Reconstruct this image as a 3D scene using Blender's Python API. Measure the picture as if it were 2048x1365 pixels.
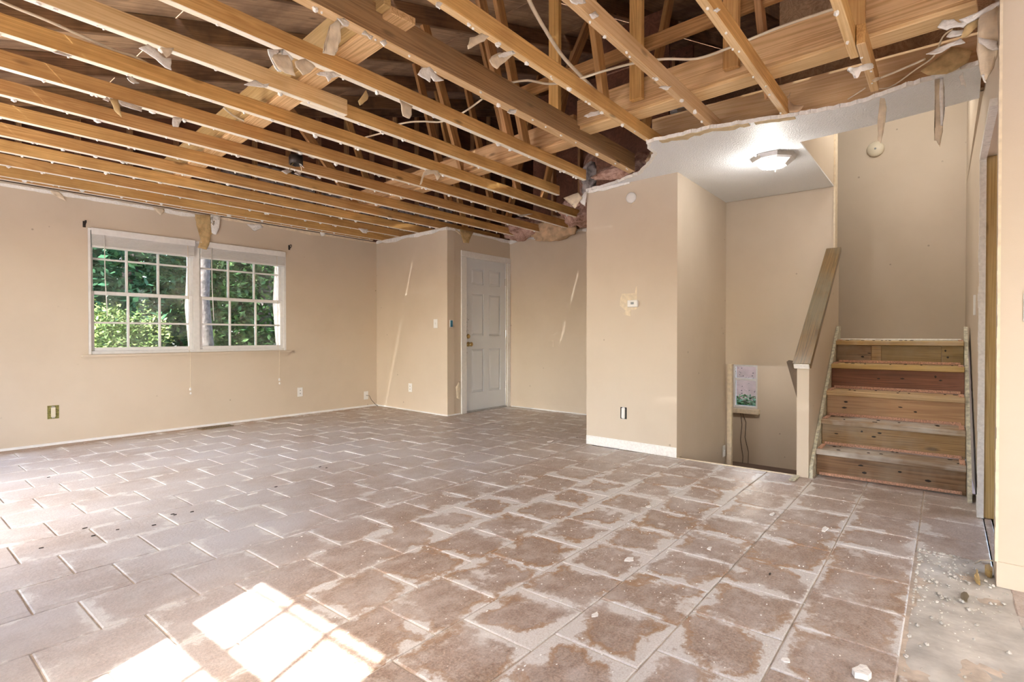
import bpy, bmesh, math, random
from mathutils import Vector, Matrix, noise
R = random.Random(7)
for o in list(bpy.data.objects): bpy.data.objects.remove(o)
S = bpy.context.scene; C = S.collection
# ------------------------------------------------------------------ camera
F, PITCH, YAW, H = 1073.1, -0.010, 0.6809, 1.03
cam = bpy.data.objects.new('camera', bpy.data.cameras.new('camera')); C.objects.link(cam)
cam.location = (0, 0, H); cam.rotation_euler = (math.pi/2 + PITCH, 0, YAW - math.pi/2)
cam.data.sensor_width = 36; cam.data.lens = 36*F/2048; cam.data.clip_start = .02; cam.data.clip_end = 300
S.camera = cam
# ------------------------------------------------------------------ world, sun, exposure
w = bpy.data.worlds.new('sky'); S.world = w; w.use_nodes = True
nt = w.node_tree; bg = nt.nodes['Background']
sky = nt.nodes.new('ShaderNodeTexSky'); sky.sky_type = 'NISHITA'; sky.sun_disc = False
SUN_EL, SUN_AZ = math.radians(42), math.atan2(-.37, -.93)
sky.sun_elevation = SUN_EL; sky.sun_rotation = math.pi/2 - SUN_AZ; sky.dust_density = 3; sky.ozone_density = 1.0
nt.links.new(sky.outputs[0], bg.inputs[0]); bg.inputs[1].default_value = 0.8
sun = bpy.data.objects.new('sun', bpy.data.lights.new('sun', 'SUN')); C.objects.link(sun)
sd = Vector((math.cos(SUN_AZ)*math.cos(SUN_EL), math.sin(SUN_AZ)*math.cos(SUN_EL), math.sin(SUN_EL)))
sun.rotation_euler = sd.to_track_quat('Z', 'Y').to_euler(); sun.location = (-8, -4, 8)
sun.data.energy = 9.0; sun.data.angle = .009; sun.data.color = (1, .96, .9)
S.view_settings.view_transform = 'Standard'; S.view_settings.look = 'None'
S.view_settings.gamma = 1; S.view_settings.use_curve_mapping = False
S.view_settings.exposure = 1.46
cy = S.cycles; cy.max_bounces = 5; cy.diffuse_bounces = 4; cy.glossy_bounces = 2; cy.transmission_bounces = 2; cy.transparent_max_bounces = 8; cy.caustics_reflective = False; cy.caustics_refractive = False

# ------------------------------------------------------------------ pixel helpers (photo frame 2048x1365)
def ray(p):
    x = (p[0]-1024)/F; y = (682.5-p[1])/F
    c, s = math.cos(PITCH), math.sin(PITCH); z = c*y+s; fw = c-s*y
    c, s = math.cos(YAW), math.sin(YAW)
    return fw*c+x*s, fw*s-x*c, z
def at_z(p, z):
    a, b, c = ray(p); t = (z-H)/c; return Vector((a*t, b*t, z))
def at_x(p, x):
    a, b, c = ray(p); t = x/a; return Vector((x, b*t, H+c*t))
def at_y(p, y):
    a, b, c = ray(p); t = y/b; return Vector((a*t, y, H+c*t))
def proj(v):
    x, y, z = v[0], v[1], v[2]-H
    c, s = math.cos(YAW), math.sin(YAW); fw = x*c+y*s; r = x*s-y*c
    c, s = math.cos(PITCH), math.sin(PITCH); d = fw*c+z*s; u = z*c-fw*s
    if d < .05: return None
    return (1024+F*r/d, 682.5-F*u/d)

# ------------------------------------------------------------------ object helpers
W = {}
def link(name, me, loc=(0,0,0), parent=None, rot=None):
    o = bpy.data.objects.new(name, me); C.objects.link(o)
    loc = Vector(loc); W[o] = loc
    if parent is not None:
        o.parent = parent; o.location = loc - W[parent]
    else: o.location = loc
    if rot is not None: o.rotation_euler = rot
    return o
def mesh(name, vs, fs, mat, parent=None, smooth=False, origin=None):
    vs = [Vector(v) for v in vs]
    if origin is None:
        lo = [min(v[i] for v in vs) for i in range(3)]; hi = [max(v[i] for v in vs) for i in range(3)]
        origin = Vector(((lo[0]+hi[0])/2, (lo[1]+hi[1])/2, lo[2]))
    origin = Vector(origin)
    me = bpy.data.meshes.new(name); me.from_pydata([v-origin for v in vs], [], fs); me.update()
    bm = bmesh.new(); bm.from_mesh(me); bmesh.ops.recalc_face_normals(bm, faces=bm.faces); bm.to_mesh(me); bm.free()
    if mat: me.materials.append(mat)
    if smooth:
        for p in me.polygons: p.use_smooth = True
    return link(name, me, origin, parent)
def empty(name, loc, parent=None):
    o = link(name, None, loc, parent); o.empty_display_size = .1; return o
def tag(o, label, cat, group=None):
    o['label'] = label; o['category'] = cat
    if group: o['group'] = group
    return o
def struct(o, label=None):
    o['kind'] = 'structure'
    if label: o['label'] = label
    return o
BF = [(0,3,2,1),(4,5,6,7),(0,1,5,4),(1,2,6,5),(2,3,7,6),(3,0,4,7)]
def boxv(lo, hi):
    x0,y0,z0 = lo; x1,y1,z1 = hi
    return [(x0,y0,z0),(x1,y0,z0),(x1,y1,z0),(x0,y1,z0),(x0,y0,z1),(x1,y0,z1),(x1,y1,z1),(x0,y1,z1)]
class MB:
    def __init__(s): s.v = []; s.f = []
    def add(s, vs, fs):
        n = len(s.v); s.v += [Vector(v) for v in vs]; s.f += [tuple(i+n for i in f) for f in fs]; return s
    def box(s, lo, hi): return s.add(boxv(lo, hi), BF)
    def bevbox(s, lo, hi, b=.004):
        bm = bmesh.new(); vs = [bm.verts.new(v) for v in boxv(lo, hi)]
        for f in BF: bm.faces.new([vs[i] for i in f])
        bmesh.ops.bevel(bm, geom=bm.edges[:], offset=b, segments=1, affect='EDGES')
        bm.verts.index_update(); s.add([v.co.copy() for v in bm.verts], [[v.index for v in f.verts] for f in bm.faces]); bm.free(); return s
    def tube(s, pts, r, n=8, cap=True):
        pts = [Vector(p) for p in pts]; rings = []
        for i, p in enumerate(pts):
            d = (pts[min(i+1, len(pts)-1)]-pts[max(i-1, 0)]).normalized()
            u = d.cross(Vector((0,0,1)) if abs(d.z) < .95 else Vector((1,0,0))).normalized(); v = d.cross(u)
            rr = r[i] if isinstance(r, (list, tuple)) else r
            rings.append([p+rr*(math.cos(2*math.pi*k/n)*u+math.sin(2*math.pi*k/n)*v) for k in range(n)])
        fs = []
        for i in range(len(pts)-1):
            for k in range(n): fs.append((i*n+k, i*n+(k+1)%n, (i+1)*n+(k+1)%n, (i+1)*n+k))
        if cap: fs += [tuple(range(n-1,-1,-1)), tuple((len(pts)-1)*n+k for k in range(n))]
        return s.add([q for g in rings for q in g], fs)
    def lathe(s, prof, c, ax='z', n=20):
        vs = []
        for r, h in prof:
            for k in range(n):
                a = 2*math.pi*k/n; x, y = r*math.cos(a), r*math.sin(a)
                vs.append(Vector(c)+Vector({'z':(x,y,h),'x':(h,x,y),'y':(x,h,y)}[ax]))
        fs = [(i*n+k, i*n+(k+1)%n, (i+1)*n+(k+1)%n, (i+1)*n+k) for i in range(len(prof)-1) for k in range(n)]
        fs += [tuple(range(n)), tuple((len(prof)-1)*n+k for k in range(n))]
        return s.add(vs, fs)
    def prism(s, poly, d):
        n = len(poly); d = Vector(d); a = [Vector(p) for p in poly]
        fs = [tuple(range(n)), tuple(range(2*n-1, n-1, -1))]+[(i, (i+1)%n, n+(i+1)%n, n+i) for i in range(n)]
        return s.add(a+[p+d for p in a], fs)
    def build(s, name, mat, parent=None, smooth=False, origin=None): return mesh(name, s.v, s.f, mat, parent, smooth, origin)
def box(name, lo, hi, mat, parent=None): return MB().box(lo, hi).build(name, mat, parent)
def bbox(name, lo, hi, mat, parent=None, b=.004): return MB().bevbox(lo, hi, b).build(name, mat, parent)

# ------------------------------------------------------------------ materials
def newmat(name):
    m = bpy.data.materials.new(name); m.use_nodes = True
    return m, m.node_tree, m.node_tree.nodes['Principled BSDF']
def node(t, k, **kw):
    n = t.nodes.new(k)
    for a, b in kw.items():
        if a.startswith('i_'):
            key = a[2:]; key = int(key) if key.isdigit() else key.replace('_', ' '); n.inputs[key].default_value = b
        else: setattr(n, a, b)
    return n
def ramp(t, src, stops, interp='LINEAR'):
    r = t.nodes.new('ShaderNodeValToRGB'); r.color_ramp.interpolation = interp
    el = r.color_ramp.elements
    while len(el) < len(stops): el.new(.5)
    for e, (p, c) in zip(el, stops):
        e.position = p; e.color = (*c, 1) if not isinstance(c, (int, float)) else (c, c, c, 1)
    t.links.new(src, r.inputs[0]); return r
def mixc(t, fac, a, b, mode='MIX'):
    n = t.nodes.new('ShaderNodeMix'); n.data_type = 'RGBA'; n.blend_type = mode; n.clamp_factor = True
    for s, v in ((n.inputs[0], fac), (n.inputs[6], a), (n.inputs[7], b)):
        if hasattr(v, 'links'): t.links.new(v, s)
        elif isinstance(v, (int, float)): s.default_value = v
        else: s.default_value = (*v, 1)
    return n.outputs[2]
def math_(t, op, a, b=0, c=0):
    n = t.nodes.new('ShaderNodeMath'); n.operation = op
    for s, v in zip(n.inputs, (a, b, c)):
        if hasattr(v, 'links'): t.links.new(v, s)
        else: s.default_value = v
    return n.outputs[0]
def bump(t, src, bsdf, strength=.3, dist=.01):
    b = node(t, 'ShaderNodeBump', i_Strength=strength, i_Distance=dist); t.links.new(src, b.inputs['Height']); t.links.new(b.outputs[0], bsdf.inputs['Normal'])
def pos(t): return t.nodes.new('ShaderNodeNewGeometry').outputs['Position']
def plain(name, col, rough=.6, metal=0, var=.12, scale=30, bmp=0):
    m, t, b = newmat(name)
    n = node(t, 'ShaderNodeTexNoise', i_Scale=scale, i_Detail=4); t.links.new(pos(t), n.inputs['Vector'])
    lo = tuple(c*(1-var) for c in col); hi = tuple(min(1, c*(1+var)) for c in col)
    t.links.new(ramp(t, n.outputs[0], [(.3, lo), (.7, hi)]).outputs[0], b.inputs['Base Color'])
    b.inputs['Roughness'].default_value = rough; b.inputs['Metallic'].default_value = metal
    if bmp: bump(t, n.outputs[0], b, bmp, .01)
    return m
def wood(name, light, dark, stain=None, stain_amt=.0, rough=.6, vary=.3, gs=1.0, gw=.22):
    """lumber with grain along the object's own x axis, each board different"""
    m, t, b = newmat(name)
    tc = node(t, 'ShaderNodeTexCoord'); oi = node(t, 'ShaderNodeObjectInfo')
    off = node(t, 'ShaderNodeVectorMath', operation='SCALE'); off.inputs[0].default_value = (37, 19, 53); t.links.new(oi.outputs['Random'], off.inputs['Scale'])
    add = node(t, 'ShaderNodeVectorMath', operation='ADD'); t.links.new(tc.outputs['Object'], add.inputs[0]); t.links.new(off.outputs[0], add.inputs[1])
    mp = node(t, 'ShaderNodeMapping'); mp.inputs['Scale'].default_value = (.55*gs, 16*gs, 16*gs); t.links.new(add.outputs[0], mp.inputs[0])
    n1 = node(t, 'ShaderNodeTexNoise', i_Scale=1.0, i_Detail=1, i_Distortion=.6); t.links.new(mp.outputs[0], n1.inputs['Vector'])
    wv = node(t, 'ShaderNodeMath', operation='SINE'); t.links.new(math_(t, 'MULTIPLY', n1.outputs[0], 60), wv.inputs[0])
    g = math_(t, 'MULTIPLY_ADD', wv.outputs[0], .5, .5)
    mp2 = node(t, 'ShaderNodeMapping'); mp2.inputs['Scale'].default_value = (3, 160, 160); t.links.new(add.outputs[0], mp2.inputs[0])
    n2 = node(t, 'ShaderNodeTexNoise', i_Scale=1.0, i_Detail=2); t.links.new(mp2.outputs[0], n2.inputs['Vector'])
    gf = math_(t, 'MULTIPLY_ADD', n2.outputs[0], .7, math_(t, 'MULTIPLY', g, gw))
    col = ramp(t, gf, [(.22, dark), (.62, light)]).outputs[0]
    # knots
    mp3 = node(t, 'ShaderNodeMapping'); mp3.inputs['Scale'].default_value = (2.3, 7, 7); t.links.new(add.outputs[0], mp3.inputs[0])
    vo = node(t, 'ShaderNodeTexVoronoi', i_Scale=1.0); t.links.new(mp3.outputs[0], vo.inputs['Vector'])
    k = ramp(t, vo.outputs['Distance'], [(.05, 1.0), (.12, 0.0)]).outputs[0]
    col = mixc(t, math_(t, 'MULTIPLY', k, .75), col, tuple(c*.35 for c in dark))
    # per-board tone
    hsv = node(t, 'ShaderNodeHueSaturation'); t.links.new(col, hsv.inputs['Color'])
    t.links.new(math_(t, 'MULTIPLY_ADD', oi.outputs['Random'], vary, 1-vary*.5), hsv.inputs['Value'])
    t.links.new(math_(t, 'MULTIPLY_ADD', oi.outputs['Random'], .012, .494), hsv.inputs['Hue'])
    col = hsv.outputs[0]
    if stain:
        n3 = node(t, 'ShaderNodeTexNoise', i_Scale=2.2, i_Detail=4, i_Roughness=.65); t.links.new(add.outputs[0], n3.inputs['Vector'])
        col = mixc(t, math_(t, 'MULTIPLY', ramp(t, n3.outputs[0], [(.42, 0.0), (.62, 1.0)]).outputs[0], stain_amt), col, stain)
    t.links.new(col, b.inputs['Base Color']); b.inputs['Roughness'].default_value = rough
    bump(t, gf, b, .25, .004)
    return m
def paint(name, col, smudge, bmp=.12):
    m, t, b = newmat(name); P = pos(t)
    n = node(t, 'ShaderNodeTexNoise', i_Scale=1.3, i_Detail=5, i_Roughness=.6); t.links.new(P, n.inputs['Vector'])
    c = mixc(t, ramp(t, n.outputs[0], [(.42, 0.0), (.75, 1.0)]).outputs[0], col, smudge)
    n2 = node(t, 'ShaderNodeTexNoise', i_Scale=220, i_Detail=2); t.links.new(P, n2.inputs['Vector'])
    v = node(t, 'ShaderNodeTexVoronoi', i_Scale=5.5); t.links.new(P, v.inputs['Vector'])
    n4 = node(t, 'ShaderNodeTexNoise', i_Scale=2.0); t.links.new(P, n4.inputs['Vector'])
    sp = math_(t, 'MULTIPLY', ramp(t, v.outputs['Distance'], [(.045, 1.0), (.06, 0.0)]).outputs[0], ramp(t, n4.outputs[0], [(.5, 0.0), (.55, 1.0)]).outputs[0])
    c = mixc(t, math_(t, 'MULTIPLY', sp, .5), c, (.22, .16, .11))
    t.links.new(c, b.inputs['Base Color']); b.inputs['Roughness'].default_value = .55
    bump(t, n2.outputs[0], b, bmp, .002); return m

M = {}
M['wall'] = paint('beige_wall_paint', (.67, .578, .468), (.62, .528, .418))
M['wall_edge'] = plain('cream_paint_edge', (.78, .68, .52), .6)
M['white_trim'] = plain('white_trim_paint', (.82, .82, .82), .4, var=.04)
M['door_white'] = plain('door_white_paint', (.72, .755, .81), .4, var=.025, scale=3)
M['gypsum'] = plain('torn_gypsum', (.92, .91, .885), .9, var=.08, scale=60, bmp=.6)
M['paper_tan'] = plain('torn_tan_paper', (.60, .44, .22), .9, var=.2, scale=25, bmp=.5)
M['paper_beige'] = plain('torn_beige_paper', (.80, .69, .53), .85, var=.12, scale=25, bmp=.4)
M['paper_strip'] = plain('torn_ceiling_paper', (.62, .49, .30), .9, var=.12, scale=25, bmp=.3)
M['joist'] = wood('joist_pine', (.76, .465, .18), (.54, .28, .085), (.38, .19, .06), .4)
M['joist_pale'] = wood('pale_pine', (.84, .61, .35), (.66, .42, .19), (.5, .3, .12), .25)
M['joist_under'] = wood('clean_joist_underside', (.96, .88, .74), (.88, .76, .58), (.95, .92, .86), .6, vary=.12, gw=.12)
M['beam'] = wood('aged_beam', (.42, .25, .11), (.21, .11, .045), (.30, .20, .11), .5, gw=.3)
M['sback'] = wood('strongback_pine', (.78, .52, .28), (.52, .29, .12), (.34, .18, .07), .25, gw=.34)
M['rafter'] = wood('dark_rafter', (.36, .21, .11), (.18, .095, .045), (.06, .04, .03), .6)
M['deck'] = wood('roof_plywood', (.64, .45, .29), (.40, .25, .15), (.16, .10, .07), .6, gs=.6)
M['strut'] = wood('truss_web_pine', (.62, .35, .14), (.34, .16, .05), (.2, .1, .04), .3)
M['stud'] = wood('old_stud', (.46, .26, .13), (.26, .13, .06))
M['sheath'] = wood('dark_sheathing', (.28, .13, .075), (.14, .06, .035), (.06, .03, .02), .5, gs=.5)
M['jamb_wood'] = wood('jamb_stud', (.60, .42, .18), (.44, .28, .10), (.70, .58, .40), .18, vary=.05)
def gyps():
    m, t, b = newmat('textured_white_ceiling'); P = pos(t)
    n = node(t, 'ShaderNodeTexNoise', i_Scale=95, i_Detail=3); t.links.new(P, n.inputs['Vector'])
    b.inputs['Base Color'].default_value = (.90, .925, .955, 1); b.inputs['Roughness'].default_value = .45
    bump(t, n.outputs[0], b, .8, .012); return m
M['ceil'] = gyps()
def insul():
    m, t, b = newmat('pink_fibreglass'); P = pos(t)
    n = node(t, 'ShaderNodeTexNoise', i_Scale=14, i_Detail=7, i_Roughness=.7); t.links.new(P, n.inputs['Vector'])
    t.links.new(ramp(t, n.outputs[0], [(.3, (.28, .14, .10)), (.43, (.62, .36, .28)), (.6, (.88, .63, .54)), (.75, (.74, .56, .40))]).outputs[0], b.inputs['Base Color'])
    b.inputs['Roughness'].default_value = 1; bump(t, n.outputs[0], b, 1, .05); return m
M['insul'] = insul()
M['insul_paper'] = plain('kraft_backing', (.62, .44, .28), .8, var=.25, scale=12, bmp=.5)
M['insul_grey'] = plain('dirty_fibreglass', (.30, .27, .27), 1, var=.7, scale=16, bmp=1)
def tile_mat():
    m, t, b = newmat('stained_stone_tile'); P = pos(t); oi = node(t, 'ShaderNodeObjectInfo'); tc = node(t, 'ShaderNodeTexCoord')
    def nz(scale, detail=4, rough=.55, vec=P, dist=0):
        n = node(t, 'ShaderNodeTexNoise', i_Scale=scale, i_Detail=detail, i_Roughness=rough, i_Distortion=dist); t.links.new(vec, n.inputs['Vector']); return n.outputs[0]
    mp = node(t, 'ShaderNodeMapping'); mp.inputs['Scale'].default_value = (3.0, 9.0, 3.0); mp.inputs['Rotation'].default_value = (0, 0, .15); t.links.new(P, mp.inputs[0])
    vein = nz(1.3, 6, .55, mp.outputs[0], .3); fine = nz(70, 3, .6); spk = nz(260, 2, .5)
    base = ramp(t, math_(t, 'MULTIPLY_ADD', vein, .7, math_(t, 'MULTIPLY', fine, .35)), [(.30, (.27, .19, .145)), (.52, (.40, .305, .25)), (.72, (.56, .48, .43))]).outputs[0]
    base = mixc(t, math_(t, 'MULTIPLY', oi.outputs['Random'], .30), base, (.50, .44, .42)); base_mix = base
    sep = node(t, 'ShaderNodeSeparateXYZ'); t.links.new(tc.outputs['Generated'], sep.inputs[0])
    def edge(s): return math_(t, 'MINIMUM', s, math_(t, 'SUBTRACT', 1, s))
    e = math_(t, 'MINIMUM', edge(sep.outputs[0]), edge(sep.outputs[1]))
    wob = math_(t, 'ADD', math_(t, 'MULTIPLY', nz(6.0, 3, .5), .6), math_(t, 'MULTIPLY', nz(21, 7, .72), .4))
    ed = math_(t, 'ADD', e, math_(t, 'MULTIPLY_ADD', wob, 1.25, -.60))
    G = nz(.75, 2, .5)
    # where the mineral bloom is: a damp area through the middle of the room
    sp = node(t, 'ShaderNodeSeparateXYZ'); t.links.new(P, sp.inputs[0])
    dx = math_(t, 'DIVIDE', math_(t, 'SUBTRACT', sp.outputs[0], 2.5), 2.3); dy = math_(t, 'DIVIDE', math_(t, 'SUBTRACT', sp.outputs[1], 1.2), 1.8)
    rr = math_(t, 'SQRT', math_(t, 'ADD', math_(t, 'POWER', dx, 2), math_(t, 'POWER', dy, 2)))
    zone = ramp(t, rr, [(.35, 1.0), (1.2, .0)]).outputs[0]
    lim = math_(t, 'MULTIPLY', math_(t, 'MULTIPLY', zone, ramp(t, G, [(.32, .15), (.62, 1.0)]).outputs[0]), math_(t, 'MULTIPLY_ADD', oi.outputs['Random'], .24, .01))
    base = mixc(t, math_(t, 'MULTIPLY', zone, .42), base, (.29, .19, .13))
    fs = ramp(t, nz(120, 4, .75), [(.32, .62), (.5, 1.0), (.68, 1.42)]).outputs[0]
    base = mixc(t, 1.0, base, fs, 'MULTIPLY')
    base = mixc(t, math_(t, 'MULTIPLY', ramp(t, nz(11, 7, .75), [(.47, 0.0), (.62, 1.0)]).outputs[0], .42), base, (.66, .62, .59))
    d = math_(t, 'SUBTRACT', ed, lim)
    grit = nz(150, 3, .7)
    white = math_(t, 'MULTIPLY', ramp(t, d, [(-.06, 1.0), (.0, .78), (.05, .22), (.11, .0)]).outputs[0], ramp(t, grit, [(.3, .55), (.6, 1.0)]).outputs[0])
    orange = math_(t, 'MULTIPLY', ramp(t, d, [(.015, 0.0), (.035, 1.0), (.085, 1.0), (.14, .0)]).outputs[0], math_(t, 'MULTIPLY', zone, ramp(t, nz(3.1, 3), [(.44, 0.0), (.52, 1.0)]).outputs[0]))
    c = mixc(t, math_(t, 'MULTIPLY', orange, .9), base, (.36, .19, .07))
    haze = ramp(t, nz(2.6, 6, .7), [(.48, 0.0), (.68, 1.0)]).outputs[0]
    c = mixc(t, math_(t, 'MULTIPLY', haze, .45), c, (.66, .62, .60))
    dust_sheen = math_(t, 'MULTIPLY', math_(t, 'MULTIPLY', ramp(t, rr, [(.7, 0.0), (1.5, .85)]).outputs[0], ramp(t, math_(t, 'MULTIPLY', sp.outputs[0], .2), [(.5, 1.0), (.95, .0)]).outputs[0]), ramp(t, nz(1.1, 4), [(.35, .3), (.65, 1.0)]).outputs[0])  # pale dust with the window sheen put into the colour
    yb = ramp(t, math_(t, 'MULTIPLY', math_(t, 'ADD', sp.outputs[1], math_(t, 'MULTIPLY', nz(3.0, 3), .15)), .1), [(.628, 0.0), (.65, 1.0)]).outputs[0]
    c = mixc(t, math_(t, 'MULTIPLY', dust_sheen, math_(t, 'SUBTRACT', 1, yb)), c, (.66, .65, .68))
    c = mixc(t, math_(t, 'MULTIPLY', yb, .7), c, (.34, .205, .115))
    c = mixc(t, math_(t, 'MULTIPLY', white, .9), c, (.80, .795, .785))
    blot = math_(t, 'MULTIPLY', ramp(t, nz(4.2, 8, .75), [(.575, 0.0), (.64, 1.0)]).outputs[0], zone)
    c = mixc(t, math_(t, 'MULTIPLY', blot, .8), c, (.80, .79, .775))
    c = mixc(t, math_(t, 'MULTIPLY', ramp(t, spk, [(.66, 0.0), (.72, 1.0)]).outputs[0], .5), c, (.8, .78, .75))
    t.links.new(c, b.inputs['Base Color'])
    t.links.new(ramp(t, vein, [(.3, .30), (.7, .46)]).outputs[0], b.inputs['Roughness']); b.inputs['Specular IOR Level'].default_value = .4
    bump(t, math_(t, 'ADD', vein, math_(t, 'MULTIPLY', fine, .5)), b, .5, .006)
    return m
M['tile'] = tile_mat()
M['grout'] = plain('sandy_grout', (.60, .52, .44), .95, var=.22, scale=22, bmp=.5)
M['thinset'] = plain('chalky_thinset', (.58, .56, .525), .95, var=.22, scale=9, bmp=.8)
M['plastic'] = plain('white_plastic', (.85, .85, .84), .35, var=.02)
M['ivory'] = plain('ivory_plastic', (.76, .70, .56), .4, var=.04)
M['brass'] = plain('aged_brass', (.45, .33, .14), .35, .9, .2)
M['nickel'] = plain('brushed_nickel', (.55, .55, .56), .3, .9, .1)
M['black'] = plain('dark_hollow', (.03, .03, .03), .9)
M['iron'] = plain('dark_iron', (.05, .04, .035), .5, .6)
M['blue'] = plain('blue_box_plastic', (.03, .22, .38), .4)
M['green_box'] = plain('olive_box_edge', (.22, .20, .06), .8, var=.5, scale=90)
M['screen'] = plain('grey_display', (.22, .24, .26), .25)
M['cable'] = plain('cream_cable', (.82, .72, .56), .5, var=.06)
M['rail_wood'] = wood('worn_handrail', (.25, .155, .06), (.09, .055, .025), (.20, .18, .13), .7, rough=.3)
M['dark_wood'] = plain('dark_stained_wood', (.12, .075, .04), .5, var=.3, scale=14)
M['strip'] = plain('orange_tack_strip', (.68, .40, .28), .85, var=.35, scale=120, bmp=.6)
M['skirt'] = plain('mildewed_skirt', (.58, .56, .44), .7, var=.35, scale=45)
TREADS = [wood('tread_grey', (.47, .38, .28), (.24, .15, .08), (.66, .63, .58), .95, vary=.1),
          wood('tread_grey2', (.52, .40, .26), (.26, .16, .08), (.64, .60, .54), .95, vary=.1),
          wood('tread_yellow', (.68, .48, .26), (.48, .30, .14), (.5, .4, .28), .35, vary=.1),
          wood('tread_gold', (.66, .45, .17), (.44, .27, .08), (.46, .38, .24), .35, vary=.1),
          wood('tread_top', (.58, .40, .18), (.36, .21, .08), (.6, .58, .55), .4, vary=.1)]
RISERS = [wood('riser_brown', (.30, .17, .085), (.13, .065, .03), (.46, .38, .28), .5, vary=.1),
          wood('riser_tan', (.46, .29, .12), (.22, .12, .05), (.5, .42, .32), .5, vary=.1),
          wood('riser_orange', (.56, .33, .18), (.38, .20, .10), (.5, .35, .22), .4, vary=.1),
          wood('riser_red', (.27, .10, .055), (.13, .045, .025), (.36, .17, .12), .4, vary=.1),
          wood('riser_olive', (.34, .23, .09), (.18, .11, .04), (.36, .3, .2), .5, vary=.1)]
def glass():
    m, t, b = newmat('dusty_window_glass'); t.nodes.remove(b); out = t.nodes['Material Output']
    tr = node(t, 'ShaderNodeBsdfTransparent'); tr.inputs[0].default_value = (.93, .96, .95, 1)
    gl = node(t, 'ShaderNodeBsdfGlossy'); gl.inputs['Roughness'].default_value = .02; df = node(t, 'ShaderNodeBsdfDiffuse'); df.inputs[0].default_value = (.6, .62, .6, 1)
    fr = node(t, 'ShaderNodeFresnel', i_IOR=1.3); m1 = node(t, 'ShaderNodeMixShader'); t.links.new(fr.outputs[0], m1.inputs[0]); t.links.new(tr.outputs[0], m1.inputs[1]); t.links.new(gl.outputs[0], m1.inputs[2])
    n = node(t, 'ShaderNodeTexNoise', i_Scale=4, i_Detail=6); t.links.new(pos(t), n.inputs['Vector'])
    m2 = node(t, 'ShaderNodeMixShader'); t.links.new(ramp(t, n.outputs[0], [(.4, 0.0), (.8, .22)]).outputs[0], m2.inputs[0]); t.links.new(m1.outputs[0], m2.inputs[1]); t.links.new(df.outputs[0], m2.inputs[2])
    t.links.new(m2.outputs[0], out.inputs[0]); return m
M['glass'] = glass()
def leafm(name, a, b_, c):
    m, t, b = newmat(name)
    n = node(t, 'ShaderNodeTexNoise', i_Scale=2.3, i_Detail=8, i_Roughness=.8); t.links.new(pos(t), n.inputs['Vector'])
    t.links.new(ramp(t, n.outputs[0], [(.32, a), (.5, b_), (.68, c)]).outputs[0], b.inputs['Base Color'])
    b.inputs['Roughness'].default_value = .6; return m
M['leaf1'] = leafm('dark_tree_leaves', (.016, .065, .035), (.045, .14, .065), (.11, .25, .10))
M['leaf2'] = leafm('sunlit_shrub_leaves', (.03, .08, .02), (.12, .19, .05), (.34, .38, .13))
M['leaf3'] = leafm('mid_green_leaves', (.016, .06, .02), (.06, .14, .04), (.18, .27, .08))
M['bark'] = plain('grey_bark', (.15, .13, .125), .9, var=.5, scale=18, bmp=1)
M['neighbour'] = plain('pinkish_siding', (.30, .21, .19), .8, var=.15, scale=6)
M['soil'] = plain('dry_soil', (.19, .135, .11), .95, var=.3, scale=1.2, bmp=.3)
M['bounce_slab'] = plain('pale_concrete', (.52, .50, .47), .9, var=.1, scale=3)
def emit(name, col, s):
    m, t, b = newmat(name); b.inputs['Emission Color'].default_value = (*col, 1); b.inputs['Emission Strength'].default_value = s; b.inputs['Base Color'].default_value = (.9, .9, .9, 1); return m
M['bulb'] = emit('lit_bulb', (1, .96, .9), 25)
M['shade'] = plain('frosted_glass_shade', (.85, .85, .86), .15, var=.03)

# ================================================================== STRUCTURE
ZC = 2.40                     # underside of the remaining ceiling board
ZJ = 2.415                    # underside of the joists
def wall(name, p, q, z0, z1, t, mat, openings=(), label=None, side=1):
    """vertical slab from plan point p to q; t thick on the far side; openings (s0,s1,za,zb) along its length"""
    p = Vector((*p, 0)); q = Vector((*q, 0)); d = (q-p); L = d.length; d /= L; n = Vector((-d.y, d.x, 0))*side*t
    xs = sorted({0, L, *[o[0] for o in openings], *[o[1] for o in openings]})
    zs = sorted({z0, z1, *[o[2] for o in openings], *[o[3] for o in openings]})
    b = MB()
    for i in range(len(xs)-1):
        col = []
        for j in range(len(zs)-1):
            cx, cz = (xs[i]+xs[i+1])/2, (zs[j]+zs[j+1])/2
            if any(o[0] < cx < o[1] and o[2] < cz < o[3] for o in openings): continue
            if col and abs(col[-1][1]-zs[j]) < 1e-9: col[-1][1] = zs[j+1]
            else: col.append([zs[j], zs[j+1]])
        for za, zb in col:
            a, c = p+d*xs[i], p+d*xs[i+1]
            b.add([a+Vector((0,0,za)), c+Vector((0,0,za)), c+n+Vector((0,0,za)), a+n+Vector((0,0,za)), a+Vector((0,0,zb)), c+Vector((0,0,zb)), c+n+Vector((0,0,zb)), a+n+Vector((0,0,zb))], BF)
    return struct(b.build(name, mat), label)
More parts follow.
